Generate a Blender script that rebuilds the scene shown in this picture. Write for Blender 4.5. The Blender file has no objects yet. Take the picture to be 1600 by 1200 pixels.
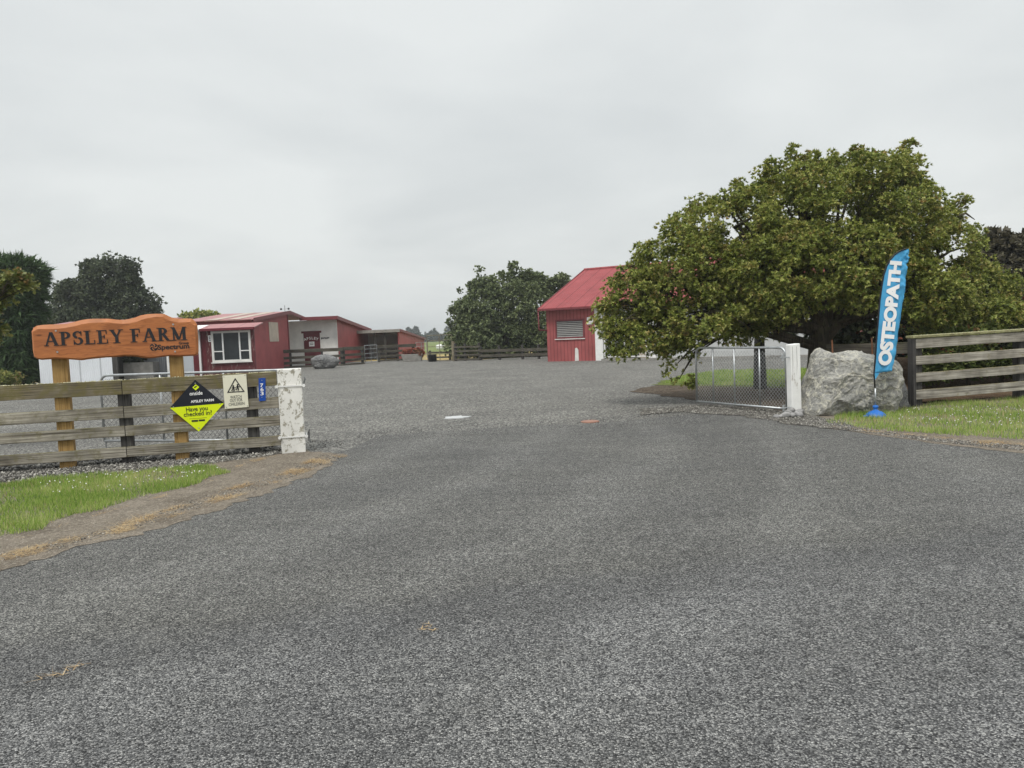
import bpy, bmesh, math, random
import numpy as np
from mathutils import Vector, Matrix, noise as mnoise

R = math.radians
scene = bpy.context.scene
COL = scene.collection

# ------------------------------------------------------------------ camera
FPX = 1200.0                      # focal length in photo pixels (photo is 1600 wide)
CAM_Z = 1.6
PITCH = math.atan((600 - 522.6) / FPX)
ROLL = R(2.3)
_f = Vector((0, math.cos(PITCH), -math.sin(PITCH)))
_r0 = Vector((1, 0, 0))
_u0 = _r0.cross(_f)
CR = _r0 * math.cos(ROLL) - _u0 * math.sin(ROLL)
CU = _u0 * math.cos(ROLL) + _r0 * math.sin(ROLL)
CAM = Vector((0, 0, CAM_Z))
cd = bpy.data.cameras.new('camera')
cd.sensor_width = 36
cd.lens = 36 * FPX / 1600
cd.clip_start = 0.05
cd.clip_end = 6000
cam = bpy.data.objects.new('camera', cd)
COL.objects.link(cam)
m3 = Matrix((CR, CU, -_f)).transposed()
cam.matrix_world = Matrix.Translation(CAM) @ m3.to_4x4()
scene.camera = cam

# ------------------------------------------------------------------ world, sun, exposure
SUN_EL, SUN_AZ = R(58), R(205)    # high, from behind the camera and a little left
w = bpy.data.worlds.new('World')
scene.world = w
w.use_nodes = True
nt = w.node_tree
nt.nodes.clear()
def wn(t): return nt.nodes.new(t)
out = wn('ShaderNodeOutputWorld'); bg = wn('ShaderNodeBackground')
sky = wn('ShaderNodeTexSky'); sky.sky_type = 'NISHITA'; sky.sun_disc = False
sky.sun_elevation = SUN_EL; sky.sun_rotation = SUN_AZ
sky.air_density = 1.5; sky.dust_density = 4
tc = wn('ShaderNodeTexCoord')
sep = wn('ShaderNodeSeparateXYZ'); nt.links.new(tc.outputs['Generated'], sep.inputs[0])
# project the direction on a flat cloud deck
mx = wn('ShaderNodeMath'); mx.operation = 'MAXIMUM'; mx.inputs[1].default_value = 0.0
nt.links.new(sep.outputs['Z'], mx.inputs[0])
ad = wn('ShaderNodeMath'); ad.operation = 'ADD'; ad.inputs[1].default_value = 0.22
nt.links.new(mx.outputs[0], ad.inputs[0])
dv = wn('ShaderNodeVectorMath'); dv.operation = 'DIVIDE'
cb = wn('ShaderNodeCombineXYZ')
for i in range(3): nt.links.new(ad.outputs[0], cb.inputs[i])
nt.links.new(tc.outputs['Generated'], dv.inputs[0]); nt.links.new(cb.outputs[0], dv.inputs[1])
n1 = wn('ShaderNodeTexNoise'); n1.inputs['Scale'].default_value = 1.1; n1.inputs['Detail'].default_value = 7
n1.inputs['Roughness'].default_value = 0.5; n1.inputs['Distortion'].default_value = 0.3
nt.links.new(dv.outputs[0], n1.inputs['Vector'])
cr = wn('ShaderNodeValToRGB')
cr.color_ramp.elements[0].position = 0.34; cr.color_ramp.elements[0].color = (0.655, 0.685, 0.692, 1)
cr.color_ramp.elements[1].position = 0.66; cr.color_ramp.elements[1].color = (0.785, 0.812, 0.808, 1)
nt.links.new(n1.outputs['Fac'], cr.inputs[0])
# overcast decks are brighter towards the zenith
zr = wn('ShaderNodeMapRange'); zr.interpolation_type = 'SMOOTHSTEP'
zr.inputs['From Min'].default_value = 0.45; zr.inputs['From Max'].default_value = 1.0
zr.inputs['To Min'].default_value = 8.5; zr.inputs['To Max'].default_value = 15.8
nt.links.new(sep.outputs['Z'], zr.inputs['Value'])
sc = wn('ShaderNodeVectorMath'); sc.operation = 'SCALE'
nt.links.new(cr.outputs[0], sc.inputs[0]); nt.links.new(zr.outputs[0], sc.inputs['Scale'])
mxs = wn('ShaderNodeMixRGB'); mxs.inputs[0].default_value = 0.94
nt.links.new(sky.outputs[0], mxs.inputs[1]); nt.links.new(sc.outputs[0], mxs.inputs[2])
nt.links.new(mxs.outputs[0], bg.inputs['Color'])
bg.inputs['Strength'].default_value = 0.110
nt.links.new(bg.outputs[0], out.inputs[0])

sd = bpy.data.lights.new('sun', 'SUN'); sd.energy = 1.9; sd.angle = R(18); sd.color = (1.0, 0.97, 0.92)
so = bpy.data.objects.new('sun', sd); COL.objects.link(so)
sdir = Vector((math.sin(SUN_AZ) * math.cos(SUN_EL), math.cos(SUN_AZ) * math.cos(SUN_EL), math.sin(SUN_EL)))
so.rotation_euler = sdir.to_track_quat('Z', 'Y').to_euler(); so.location = (0, -5, 30)

scene.view_settings.view_transform = 'Standard'
scene.view_settings.look = 'None'
scene.view_settings.exposure = 0.18
scene.view_settings.gamma = 1.0
scene.render.engine = 'CYCLES'
scene.cycles.use_denoising = True
scene.cycles.max_bounces = 8
scene.cycles.transparent_max_bounces = 8

# ------------------------------------------------------------------ helpers
def ray(px, py):
    return _f + CR * ((px - 800) / FPX) + CU * ((600 - py) / FPX)
def P(px, py, d):                 # world point on a sight line at world depth Y = d
    r = ray(px, py); return CAM + r * (d / r.y)
def G(px, py, z=0.0):             # where a sight line meets the ground
    r = ray(px, py); return CAM + r * ((z - CAM.z) / r.z)
def PLW(px, py, o, ang):          # on a vertical plane through o turned by ang; gives plane-local (x, z)
    u = Vector((math.cos(ang), math.sin(ang), 0)); n = Vector((-math.sin(ang), math.cos(ang), 0))
    o = Vector((o[0], o[1], 0)); r = ray(px, py)
    t = (o - CAM).dot(n) / r.dot(n); q = CAM + r * t
    return ((q - o).dot(u), q.z)

def tag(o, label, cat, group=None, kind=None):
    if label: o['label'] = label
    if cat: o['category'] = cat
    if group: o['group'] = group
    if kind: o['kind'] = kind
    return o
def thing(name, label, cat, loc=(0, 0, 0), rotz=0.0, group=None):
    o = bpy.data.objects.new(name, None); COL.objects.link(o)
    o.empty_display_size = 0.1; o.location = loc; o.rotation_euler = (0, 0, rotz)
    return tag(o, label, cat, group)

class MB:
    def __init__(s): s.v = []; s.f = []
    def add(s, vs, fs):
        b = len(s.v); s.v += [tuple(v) for v in vs]; s.f += [tuple(i + b for i in f) for f in fs]
        return s
    def box(s, x0, x1, y0, y1, z0, z1):
        return s.add([(x0,y0,z0),(x1,y0,z0),(x1,y1,z0),(x0,y1,z0),(x0,y0,z1),(x1,y0,z1),(x1,y1,z1),(x0,y1,z1)],
                     [(0,3,2,1),(4,5,6,7),(0,1,5,4),(1,2,6,5),(2,3,7,6),(3,0,4,7)])
    def hexa(s, a, b):            # two quads (same winding) joined
        return s.add(list(a) + list(b), [(0,3,2,1),(4,5,6,7),(0,1,5,4),(1,2,6,5),(2,3,7,6),(3,0,4,7)])
    def tube(s, pts, r, n=8, cap=True):
        pts = [Vector(p) for p in pts]; k = len(pts)
        rs = r if isinstance(r, (list, tuple)) else [r] * k
        vs = []; fs = []; up = None
        for i, p in enumerate(pts):
            t = (pts[min(i+1, k-1)] - pts[max(i-1, 0)]).normalized()
            if up is None:
                up = Vector((0, 0, 1)) if abs(t.z) < 0.9 else Vector((1, 0, 0))
            a = t.cross(up).normalized(); b = a.cross(t).normalized(); up = b
            for j in range(n):
                q = 2 * math.pi * j / n
                vs.append(p + (a * math.cos(q) + b * math.sin(q)) * rs[i])
        for i in range(k - 1):
            for j in range(n):
                j2 = (j + 1) % n
                fs.append((i*n+j, i*n+j2, (i+1)*n+j2, (i+1)*n+j))
        if cap:
            fs.append(tuple(range(n-1, -1, -1))); fs.append(tuple((k-1)*n + j for j in range(n)))
        return s.add(vs, fs)
    def lathe(s, prof, c=(0, 0, 0), n=20):
        vs = []; fs = []; k = len(prof)
        for (r, z) in prof:
            for j in range(n):
                q = 2 * math.pi * j / n
                vs.append((c[0] + r * math.cos(q), c[1] + r * math.sin(q), c[2] + z))
        for i in range(k - 1):
            for j in range(n):
                j2 = (j + 1) % n
                fs.append((i*n+j, i*n+j2, (i+1)*n+j2, (i+1)*n+j))
        fs.append(tuple(range(n-1, -1, -1))); fs.append(tuple((k-1)*n + j for j in range(n)))
        return s.add(vs, fs)
    def prism(s, poly, y0, y1):   # polygon in x,z (counter-clockwise seen from -y), front at y0
        k = len(poly)
        vs = [(x, y0, z) for x, z in poly] + [(x, y1, z) for x, z in poly]
        fs = [tuple(range(k)), tuple(range(2*k-1, k-1, -1))]
        for i in range(k):
            j = (i + 1) % k; fs.append((j, i, k + i, k + j))
        return s.add(vs, fs)
    def build(s, name, mat, parent=None, smooth=False, bevel=0.0, loc=None):
        me = bpy.data.meshes.new(name)
        vs = s.v
        if loc is not None: vs = [(a[0]-loc[0], a[1]-loc[1], a[2]-loc[2]) for a in vs]
        me.from_pydata(vs, [], s.f); me.update()
        if smooth: me.polygons.foreach_set('use_smooth', [True] * len(me.polygons))
        if mat: me.materials.append(mat)
        o = bpy.data.objects.new(name, me); COL.objects.link(o)
        if loc is not None: o.location = loc
        if parent: o.parent = parent
        if bevel:
            b = o.modifiers.new('bevel', 'BEVEL'); b.width = bevel; b.segments = 2; b.limit_method = 'ANGLE'
        return o

def np_mesh(name, verts, face_k, mat, parent=None, loc=None, smooth=False):
    """verts (N,k,3): N faces of k own vertices each"""
    v = np.ascontiguousarray(verts, dtype=np.float32)
    if loc is not None: v = v - np.array(loc, dtype=np.float32)
    n, k = v.shape[0], v.shape[1]
    me = bpy.data.meshes.new(name)
    me.vertices.add(n * k); me.vertices.foreach_set('co', v.reshape(-1))
    me.loops.add(n * k); me.loops.foreach_set('vertex_index', np.arange(n * k, dtype=np.int32))
    me.polygons.add(n)
    me.polygons.foreach_set('loop_start', np.arange(0, n * k, k, dtype=np.int32))
    me.polygons.foreach_set('loop_total', np.full(n, k, dtype=np.int32))
    me.update(calc_edges=True)
    me.materials.append(mat)
    o = bpy.data.objects.new(name, me); COL.objects.link(o)
    if loc is not None: o.location = loc
    if parent: o.parent = parent
    return o

# ------------------------------------------------------------------ material helpers
class MT:
    def __init__(s, name, rough=0.8, spec=0.3, metal=0.0):
        s.m = bpy.data.materials.new(name); s.m.use_nodes = True
        s.t = s.m.node_tree; s.b = s.t.nodes['Principled BSDF']; s.o = s.t.nodes['Material Output']
        s.b.inputs['Roughness'].default_value = rough
        s.b.inputs['Specular IOR Level'].default_value = spec
        s.b.inputs['Metallic'].default_value = metal
    def n(s, t, **kw):
        x = s.t.nodes.new(t)
        for k, v in kw.items(): setattr(x, k, v)
        return x
    def l(s, a, b): s.t.links.new(a, b)
    def co(s, scale=(1, 1, 1), rand=True, which='Object'):
        c = s.n('ShaderNodeTexCoord').outputs[which]
        if rand:
            oi = s.n('ShaderNodeObjectInfo'); ml = s.n('ShaderNodeMath', operation='MULTIPLY'); ml.inputs[1].default_value = 37.0
            s.l(oi.outputs['Random'], ml.inputs[0])
            a = s.n('ShaderNodeVectorMath', operation='ADD'); s.l(c, a.inputs[0]); s.l(ml.outputs[0], a.inputs[1]); c = a.outputs[0]
        if scale != (1, 1, 1):
            mu = s.n('ShaderNodeVectorMath', operation='MULTIPLY'); s.l(c, mu.inputs[0]); mu.inputs[1].default_value = scale; c = mu.outputs[0]
        return c
    def noise(s, v, scale, detail=4, rough=0.55, dist=0.0):
        x = s.n('ShaderNodeTexNoise'); s.l(v, x.inputs['Vector'])
        x.inputs['Scale'].default_value = scale; x.inputs['Detail'].default_value = detail
        x.inputs['Roughness'].default_value = rough; x.inputs['Distortion'].default_value = dist
        return x.outputs['Fac']
    def voro(s, v, scale, feature='F1', rnd=1.0):
        x = s.n('ShaderNodeTexVoronoi', feature=feature); s.l(v, x.inputs['Vector'])
        x.inputs['Scale'].default_value = scale; x.inputs['Randomness'].default_value = rnd
        return x
    def ramp(s, f, stops, interp='LINEAR'):
        x = s.n('ShaderNodeValToRGB'); s.l(f, x.inputs[0]); e = x.color_ramp.elements; x.color_ramp.interpolation = interp
        while len(e) < len(stops): e.new(0.5)
        for i, (p, c) in enumerate(stops):
            e[i].position = p
            e[i].color = (c, c, c, 1) if isinstance(c, (int, float)) else (*c, 1)
        return x.outputs[0]
    def mix(s, f, a, b, mode='MIX'):
        x = s.n('ShaderNodeMixRGB', blend_type=mode)
        for i, q in enumerate((f, a, b)):
            if hasattr(q, 'links'): s.l(q, x.inputs[i])
            elif i == 0: x.inputs[0].default_value = q
            else: x.inputs[i].default_value = (*q, 1) if isinstance(q, tuple) else (q, q, q, 1)
        return x.outputs[0]
    def math(s, op, a, b=None, clamp=False):
        x = s.n('ShaderNodeMath', operation=op); x.use_clamp = clamp
        for i, q in enumerate((a, b)):
            if q is None: continue
            if hasattr(q, 'links'): s.l(q, x.inputs[i])
            else: x.inputs[i].default_value = q
        return x.outputs[0]
    def color(s, c):
        if hasattr(c, 'links'): s.l(c, s.b.inputs['Base Color'])
        else: s.b.inputs['Base Color'].default_value = (*c, 1)
        return s
    def bump(s, h, strength=0.5, dist=0.01):
        x = s.n('ShaderNodeBump'); x.inputs['Strength'].default_value = strength; x.inputs['Distance'].default_value = dist
        s.l(h, x.inputs['Height']); s.l(x.outputs[0], s.b.inputs['Normal']); return s

def plain(name, c, rough=0.6, var=0.15, metal=0.0, spec=0.3, sc=6.0):
    t = MT(name, rough, spec, metal); v = t.co()
    n = t.noise(v, sc, 5)
    lo = tuple(x * (1 - var) for x in c); hi = tuple(min(1, x * (1 + var)) for x in c)
    t.color(t.ramp(n, [(0.3, lo), (0.7, hi)])); t.bump(t.noise(v, sc * 8, 3), 0.15, 0.003)
    return t.m

def wood(name, dark, light, axis='x', moss=None, moss_amt=0.5, grain=26.0):
    t = MT(name, 0.85, 0.2)
    long_, cross = 1.3, grain
    sc_ = {'x': (long_, cross, cross), 'z': (cross, cross, long_)}[axis]
    v = t.co(sc_); g = t.noise(v, 1.0, 6, 0.65, 1.2)
    v2 = t.co()
    c = t.ramp(g, [(0.28, dark), (0.5, tuple((a+b)/2 for a, b in zip(dark, light))), (0.72, light)])
    sk = t.noise(t.co(tuple(q * (0.6 if q == long_ else 2.6) for q in sc_)), 1.0, 3, 0.5, 0.6)
    c = t.mix(t.ramp(sk, [(0.36, 0.8), (0.44, 0.0)]), c, tuple(x * 0.45 for x in dark))
    c = t.mix(t.ramp(sk, [(0.56, 0.0), (0.68, 0.5)]), c, tuple(min(1, x * 1.35) for x in light))
    blot = t.noise(v2, 3.0, 5)
    c = t.mix(t.ramp(blot, [(0.4, 0.0), (0.75, 0.7)]), c, tuple(x * 0.55 for x in dark))
    # knots
    kv = t.co({'x': (1.6, 6, 6), 'z': (6, 6, 1.6)}[axis]); kn = t.voro(kv, 1.0)
    c = t.mix(t.ramp(kn.outputs['Distance'], [(0.06, 0.75), (0.14, 0.0)]), c, tuple(x * 0.4 for x in dark))
    if moss:
        mn = t.noise(v2, 9.0, 8, 0.7)
        geo = t.n('ShaderNodeNewGeometry'); sx = t.n('ShaderNodeSeparateXYZ'); t.l(geo.outputs['Normal'], sx.inputs[0])
        up = t.math('MULTIPLY', sx.outputs['Z'], 0.25, True)
        f = t.ramp(t.math('ADD', mn, up), [(0.62 - 0.2 * moss_amt, 0.0), (0.80 - 0.2 * moss_amt, 0.85)])
        c = t.mix(f, c, moss)
    t.color(c); t.bump(t.mix(0.5, g, blot), 0.6, 0.006)
    return t.m

def painted(name, base, chips, amt=0.5, batten=0.0, axis='x', scale=2.2, rough=0.6, vscale=(3, 3, 0.8)):
    """old paint with worn patches; batten > 0: vertical boards that wide"""
    t = MT(name, rough, 0.25); v = t.co()
    fade = t.noise(v, 1.2, 5)
    c = t.mix(t.ramp(fade, [(0.3, 0.0), (0.7, 1.0)]), tuple(x * 0.82 for x in base), tuple(min(1, x * 1.18) for x in base))
    vs = t.co(vscale); wear = t.noise(vs, scale, 9, 0.72)
    c = t.mix(t.ramp(wear, [(0.70 - 0.18 * amt, 0.0), (0.76 - 0.18 * amt, 0.9)]), c, chips)
    h = wear
    if batten:
        wv = t.n('ShaderNodeTexWave', wave_type='BANDS', bands_direction='X', wave_profile='SAW')
        t.l(t.co(rand=False), wv.inputs['Vector']); wv.inputs['Scale'].default_value = math.pi * 2 / 20 / batten
        gap = t.ramp(wv.outputs['Fac'], [(0.0, 0.0), (0.16, 1.0), (0.84, 1.0), (1.0, 0.0)])
        c = t.mix(t.math('MULTIPLY', t.math('SUBTRACT', 1.0, gap), 0.75), c, tuple(x * 0.35 for x in base))
        h = t.math('ADD', gap, t.math('MULTIPLY', wear, 0.2))
    t.color(c); t.bump(h, 0.5, 0.012)
    return t.m

def corrugated(name, c, pitch=0.10, axis='X', var=0.15, rough=0.45, metal=0.0):
    t = MT(name, rough, 0.4, metal); v = t.co()
    wv = t.n('ShaderNodeTexWave', wave_type='BANDS', bands_direction=axis, wave_profile='SIN')
    t.l(t.co(rand=False), wv.inputs['Vector']); wv.inputs['Scale'].default_value = math.pi * 2 / 20 / pitch
    seam = t.n('ShaderNodeTexWave', wave_type='BANDS', bands_direction=axis, wave_profile='SAW')
    t.l(t.co(rand=False), seam.inputs['Vector']); seam.inputs['Scale'].default_value = math.pi * 2 / 20 / 0.86
    n = t.noise(v, 0.9, 6, 0.6)
    cc = t.ramp(n, [(0.3, tuple(x * (1 - var) for x in c)), (0.7, tuple(min(1, x * (1 + var)) for x in c))])
    cc = t.mix(t.ramp(seam.outputs['Fac'], [(0.90, 0.0), (0.95, 0.6)]), cc, tuple(x * 0.4 for x in c))
    st = t.noise(t.co((6, 6, 0.5)), 1.5, 6)
    cc = t.mix(t.ramp(st, [(0.55, 0.0), (0.8, 0.35)]), cc, tuple(x * 0.6 for x in c))
    t.color(cc); t.b.inputs['Specular IOR Level'].default_value = 0.2; t.bump(wv.outputs['Fac'], 0.7, 0.02)
    return t.m

def leafmat(name, cols, rough=0.5, trans=0.3, nscale=1.2, spec=0.35, accent=None, acc_amt=0.0):
    t = MT(name, rough, spec)
    geo = t.n('ShaderNodeNewGeometry'); v = t.co(rand=False)
    n = t.noise(v, nscale, 3)
    f = t.math('ADD', t.math('MULTIPLY', n, 0.55), t.math('MULTIPLY', geo.outputs['Random Per Island'], 0.45))
    k = len(cols); c = t.ramp(f, [(0.25 + 0.5 * i / max(1, k - 1), q) for i, q in enumerate(cols)])
    if accent:
        an = t.noise(v, nscale * 1.7 + 0.3, 4)
        a = t.math('MULTIPLY', t.ramp(an, [(0.52, 0.0), (0.68, 1.0)]), t.ramp(geo.outputs['Random Per Island'], [(1 - acc_amt - 0.05, 0.0), (1 - acc_amt + 0.05, 1.0)]))
        c = t.mix(a, c, accent)
    t.color(c)
    tr = t.n('ShaderNodeBsdfTranslucent'); t.l(c, tr.inputs['Color'])
    ms = t.n('ShaderNodeMixShader'); ms.inputs[0].default_value = trans
    t.l(t.b.outputs[0], ms.inputs[1]); t.l(tr.outputs[0], ms.inputs[2]); t.l(ms.outputs[0], t.o.inputs['Surface'])
    return t.m

def gravel(name, cols, cell, patch=((1, 1, 1), (1, 1, 1)), bumpd=0.012, stain=None, far=None):
    t = MT(name, 0.8, 0.35); v = t.co(rand=False)
    wob = t.n('ShaderNodeTexNoise'); t.l(v, wob.inputs['Vector']); wob.inputs['Scale'].default_value = cell * 0.5; wob.inputs['Detail'].default_value = 2
    wv = t.n('ShaderNodeVectorMath', operation='SCALE'); t.l(wob.outputs['Color'], wv.inputs[0]); wv.inputs['Scale'].default_value = 0.8 / cell
    av = t.n('ShaderNodeVectorMath', operation='ADD'); t.l(v, av.inputs[0]); t.l(wv.outputs[0], av.inputs[1])
    vo = t.voro(av.outputs[0], cell)
    sp = t.n('ShaderNodeSeparateColor'); t.l(vo.outputs['Color'], sp.inputs[0])
    c = t.ramp(sp.outputs[0], [(i / (len(cols) - 1), q) for i, q in enumerate(cols)])
    # bitumen between the chips
    c = t.mix(t.ramp(vo.outputs['Distance'], [(0.45, 0.0), (0.85, 0.8)]), c, (0.012, 0.012, 0.013))
    big = t.noise(v, 0.55, 6, 0.6)
    c = t.mix(1.0, c, t.ramp(big, [(0.3, patch[0]), (0.7, patch[1])]), 'MULTIPLY')
    mid = t.noise(t.co((0.35, 1.2, 1), False), 1.6, 5, 0.6)
    c = t.mix(0.5, c, t.ramp(mid, [(0.3, 0.76), (0.7, 1.2)]), 'MULTIPLY')
    fine = t.noise(v, 9.0, 5, 0.7)
    c = t.mix(0.8, c, t.ramp(fine, [(0.3, 0.7), (0.7, 1.25)]), 'MULTIPLY')
    gr = t.noise(v, cell * 0.55, 3, 0.9); c = t.mix(0.9, c, t.ramp(gr, [(0.36, 0.62), (0.64, 1.38)]), 'MULTIPLY')
    if stain:
        sn = t.noise(v, 0.8, 6, 0.65)
        c = t.mix(t.ramp(sn, [(0.58, 0.0), (0.72, 0.45)]), c, stain)
    if far: c = far(t, v, c)
    t.color(c)
    h = t.math('SUBTRACT', 1.0, vo.outputs['Distance'])
    h2 = t.math('ADD', h, t.math('MULTIPLY', sp.outputs[1], 0.8))
    t.bump(t.math('ADD', h2, t.math('MULTIPLY', fine, 0.8)), 1.0, bumpd)
    return t.m

# ------------------------------------------------------------------ materials
def seal_marks(t, v, c):
    # darker, rougher band where the apron joins the public road, and faint paler wheel paths
    sx = t.n('ShaderNodeSeparateXYZ'); t.l(v, sx.inputs[0])
    nz = t.noise(v, 0.9, 4)
    s = t.math('SUBTRACT', t.math('ADD', sx.outputs['Y'], t.math('MULTIPLY', nz, 0.8)), t.math('ADD', t.math('MULTIPLY', sx.outputs['X'], 0.26), 5.0))
    b = t.ramp(t.math('ABSOLUTE', s), [(0.0, 0.82), (0.6, 1.0)])
    c = t.mix(1.0, c, b, 'MULTIPLY')
    road = t.ramp(s, [(0.0, (1.02, 1.03, 1.07)), (0.3, (1.0, 1.0, 1.0))])
    c = t.mix(1.0, c, road, 'MULTIPLY')
    # turning wheel paths: soft arcs about the left gatepost side
    dx = t.math('ADD', sx.outputs['X'], 13.0); dy = t.math('SUBTRACT', sx.outputs['Y'], 14.0)
    rr = t.math('SQRT', t.math('ADD', t.math('MULTIPLY', dx, dx), t.math('MULTIPLY', dy, dy)))
    rr = t.math('ADD', rr, t.math('MULTIPLY', t.noise(v, 0.35, 3), 1.6))
    c = t.mix(0.75, c, t.ramp(t.math('SINE', t.math('MULTIPLY', rr, 3.6)), [(0.0, 0.88), (1.0, 1.09)]), 'MULTIPLY')
    # small worn and patched places
    pn = t.noise(v, 2.1, 7, 0.7)
    return t.mix(t.ramp(pn, [(0.60, 0.0), (0.70, 0.35)]), c, (0.21, 0.205, 0.19))
CH = [(0.032, 0.032, 0.032), (0.11, 0.11, 0.107), (0.205, 0.205, 0.196), (0.31, 0.306, 0.29), (0.54, 0.53, 0.49)]
M = {}
M['seal'] = gravel('chip_seal', CH, 125, ((0.90, 0.90, 0.91), (1.08, 1.075, 1.05)), 0.012, far=seal_marks)
M['yard'] = gravel('yard_gravel', [(0.05, 0.05, 0.047), (0.14, 0.138, 0.13), (0.21, 0.207, 0.195), (0.29, 0.286, 0.27), (0.48, 0.47, 0.44)], 38, ((0.74, 0.73, 0.71), (1.06, 1.05, 1.01)), 0.012, stain=(0.17, 0.155, 0.13))
def soil(name, a, b, spk, cell=60):
    t = MT(name, 0.95, 0.1); v = t.co(rand=False)
    n = t.noise(v, 2.2, 8, 0.65); c = t.ramp(n, [(0.3, a), (0.7, b)])
    vo = t.voro(v, cell); sp = t.n('ShaderNodeSeparateColor'); t.l(vo.outputs['Color'], sp.inputs[0])
    c = t.mix(t.ramp(sp.outputs[0], [(0.80, 0.0), (0.88, 0.8)]), c, spk)
    f = t.noise(v, 22, 6, 0.7); c = t.mix(0.8, c, t.ramp(f, [(0.3, 0.6), (0.7, 1.3)]), 'MULTIPLY')
    t.color(c); t.bump(t.math('ADD', f, t.math('SUBTRACT', 1.0, vo.outputs['Distance'])), 0.9, 0.02)
    return t.m
M['soil'] = soil('verge_soil', (0.16, 0.135, 0.106), (0.295, 0.255, 0.205), (0.40, 0.36, 0.30), 75)
M['mulch'] = soil('needle_soil', (0.055, 0.043, 0.033), (0.13, 0.100, 0.075), (0.22, 0.19, 0.15), 35)
M['bank'] = soil('bank_soil', (0.10, 0.062, 0.038), (0.20, 0.135, 0.085), (0.27, 0.20, 0.13), 45)
M['fines'] = soil('pale_fines', (0.10, 0.093, 0.08), (0.19, 0.178, 0.155), (0.40, 0.385, 0.35), 40)
def fieldmat():
    t = MT('pasture', 0.95, 0.1); v = t.co(rand=False)
    sx = t.n('ShaderNodeSeparateXYZ'); t.l(v, sx.inputs[0])
    g = t.ramp(t.noise(v, 0.12, 6, 0.6), [(0.3, (0.12, 0.16, 0.05)), (0.7, (0.22, 0.25, 0.09))])
    d = t.ramp(t.noise(v, 0.4, 5), [(0.3, (0.33, 0.25, 0.11)), (0.7, (0.45, 0.36, 0.17))])
    yy = t.math('ADD', sx.outputs['Y'], t.math('MULTIPLY', t.noise(v, 0.3, 3), 10))
    c = t.mix(t.ramp(t.math('DIVIDE', yy, 200.0), [(0.36, 1.0), (0.43, 0.0)]), g, d)
    c = t.mix(0.7, c, t.ramp(t.noise(v, 6, 6, 0.7), [(0.3, 0.6), (0.7, 1.3)]), 'MULTIPLY')
    t.color(c); return t.m
M['field'] = fieldmat()
M['lawn'] = soil('lawn_soil', (0.10, 0.13, 0.035), (0.17, 0.20, 0.06), (0.2, 0.2, 0.1))
M['grass'] = leafmat('grass_blade', [(0.12, 0.215, 0.032), (0.24, 0.37, 0.065), (0.37, 0.49, 0.115), (0.60, 0.60, 0.28)], 0.6, 0.35, 0.9, 0.2)
M['straw'] = leafmat('dry_straw', [(0.30, 0.20, 0.105), (0.50, 0.36, 0.20), (0.66, 0.53, 0.33)], 0.8, 0.2, 1.5, 0.1)
M['petal'] = plain('white_petal', (0.8, 0.8, 0.76), 0.6, 0.05)

M['rail'] = wood('weathered_rail', (0.13, 0.112, 0.085), (0.43, 0.40, 0.335), 'x', (0.14, 0.125, 0.06), 0.5)
M['rail_top'] = wood('mossy_rail', (0.10, 0.082, 0.052), (0.31, 0.27, 0.19), 'x', (0.145, 0.125, 0.05), 1.0)
M['cap'] = wood('lichen_cap', (0.14, 0.12, 0.06), (0.28, 0.25, 0.15), 'x', (0.33, 0.33, 0.17), 1.1)
M['rail_pale'] = wood('silver_rail', (0.17, 0.15, 0.125), (0.53, 0.50, 0.435), 'x', (0.20, 0.17, 0.06), 0.25)
M['rail_dark'] = wood('dark_rail', (0.05, 0.045, 0.038), (0.15, 0.135, 0.11), 'x', (0.12, 0.115, 0.06), 0.4)
M['post_dark'] = wood('dark_post', (0.035, 0.033, 0.033), (0.10, 0.095, 0.09), 'z', (0.13, 0.13, 0.10), 0.1)
M['post_new'] = wood('treated_post', (0.30, 0.18, 0.062), (0.49, 0.32, 0.13), 'z', None, 0, 34)
M['gate_wood'] = wood('pale_wood', (0.17, 0.145, 0.10), (0.30, 0.265, 0.19), 'z')
M['trunk'] = wood('bark', (0.045, 0.037, 0.028), (0.13, 0.11, 0.08), 'z', (0.10, 0.11, 0.05), 0.35, 14)
def signwood():
    t = MT('oiled_timber', 0.42, 0.4); v = t.co()
    dv_ = t.co((0.9, 5, 7)); n = t.noise(dv_, 1.0, 4, 0.55, 1.6)
    rg = t.math('SINE', t.math('MULTIPLY', n, 38.0))
    c = t.ramp(n, [(0.3, (0.29, 0.095, 0.03)), (0.5, (0.46, 0.165, 0.052)), (0.7, (0.36, 0.12, 0.038))])
    c = t.mix(t.ramp(rg, [(0.4, 0.0), (1.0, 0.55)]), c, (0.22, 0.07, 0.022))
    c = t.mix(t.ramp(t.noise(t.co((0.7, 3, 3)), 1.4, 6), [(0.5, 0.0), (0.75, 0.5)]), c, (0.26, 0.085, 0.035))
    kn = t.voro(t.co((1.7, 5, 5)), 1.0)
    c = t.mix(t.ramp(kn.outputs['Distance'], [(0.03, 0.8), (0.09, 0.0)]), c, (0.10, 0.03, 0.012))
    t.color(c); t.bump(t.noise(t.co((3, 40, 40)), 1.0, 4), 0.2, 0.004); return t.m
M['signwood'] = signwood()
M['signedge'] = plain('carved_edge', (0.42, 0.155, 0.055), 0.5, 0.25, sc=3)
M['letter'] = plain('black_paint', (0.02, 0.02, 0.024), 0.5, 0.2)
M['white_post'] = painted('flaking_white', (0.74, 0.73, 0.69), (0.27, 0.25, 0.19), 0.95, scale=6.5, vscale=(2.0, 2.0, 1.6))
M['white_post2'] = painted('white_post_paint', (0.80, 0.80, 0.78), (0.46, 0.43, 0.38), 0.55)
M['lichen'] = plain('lichen_crust', (0.42, 0.40, 0.27), 0.95, 0.5, sc=25)
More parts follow.
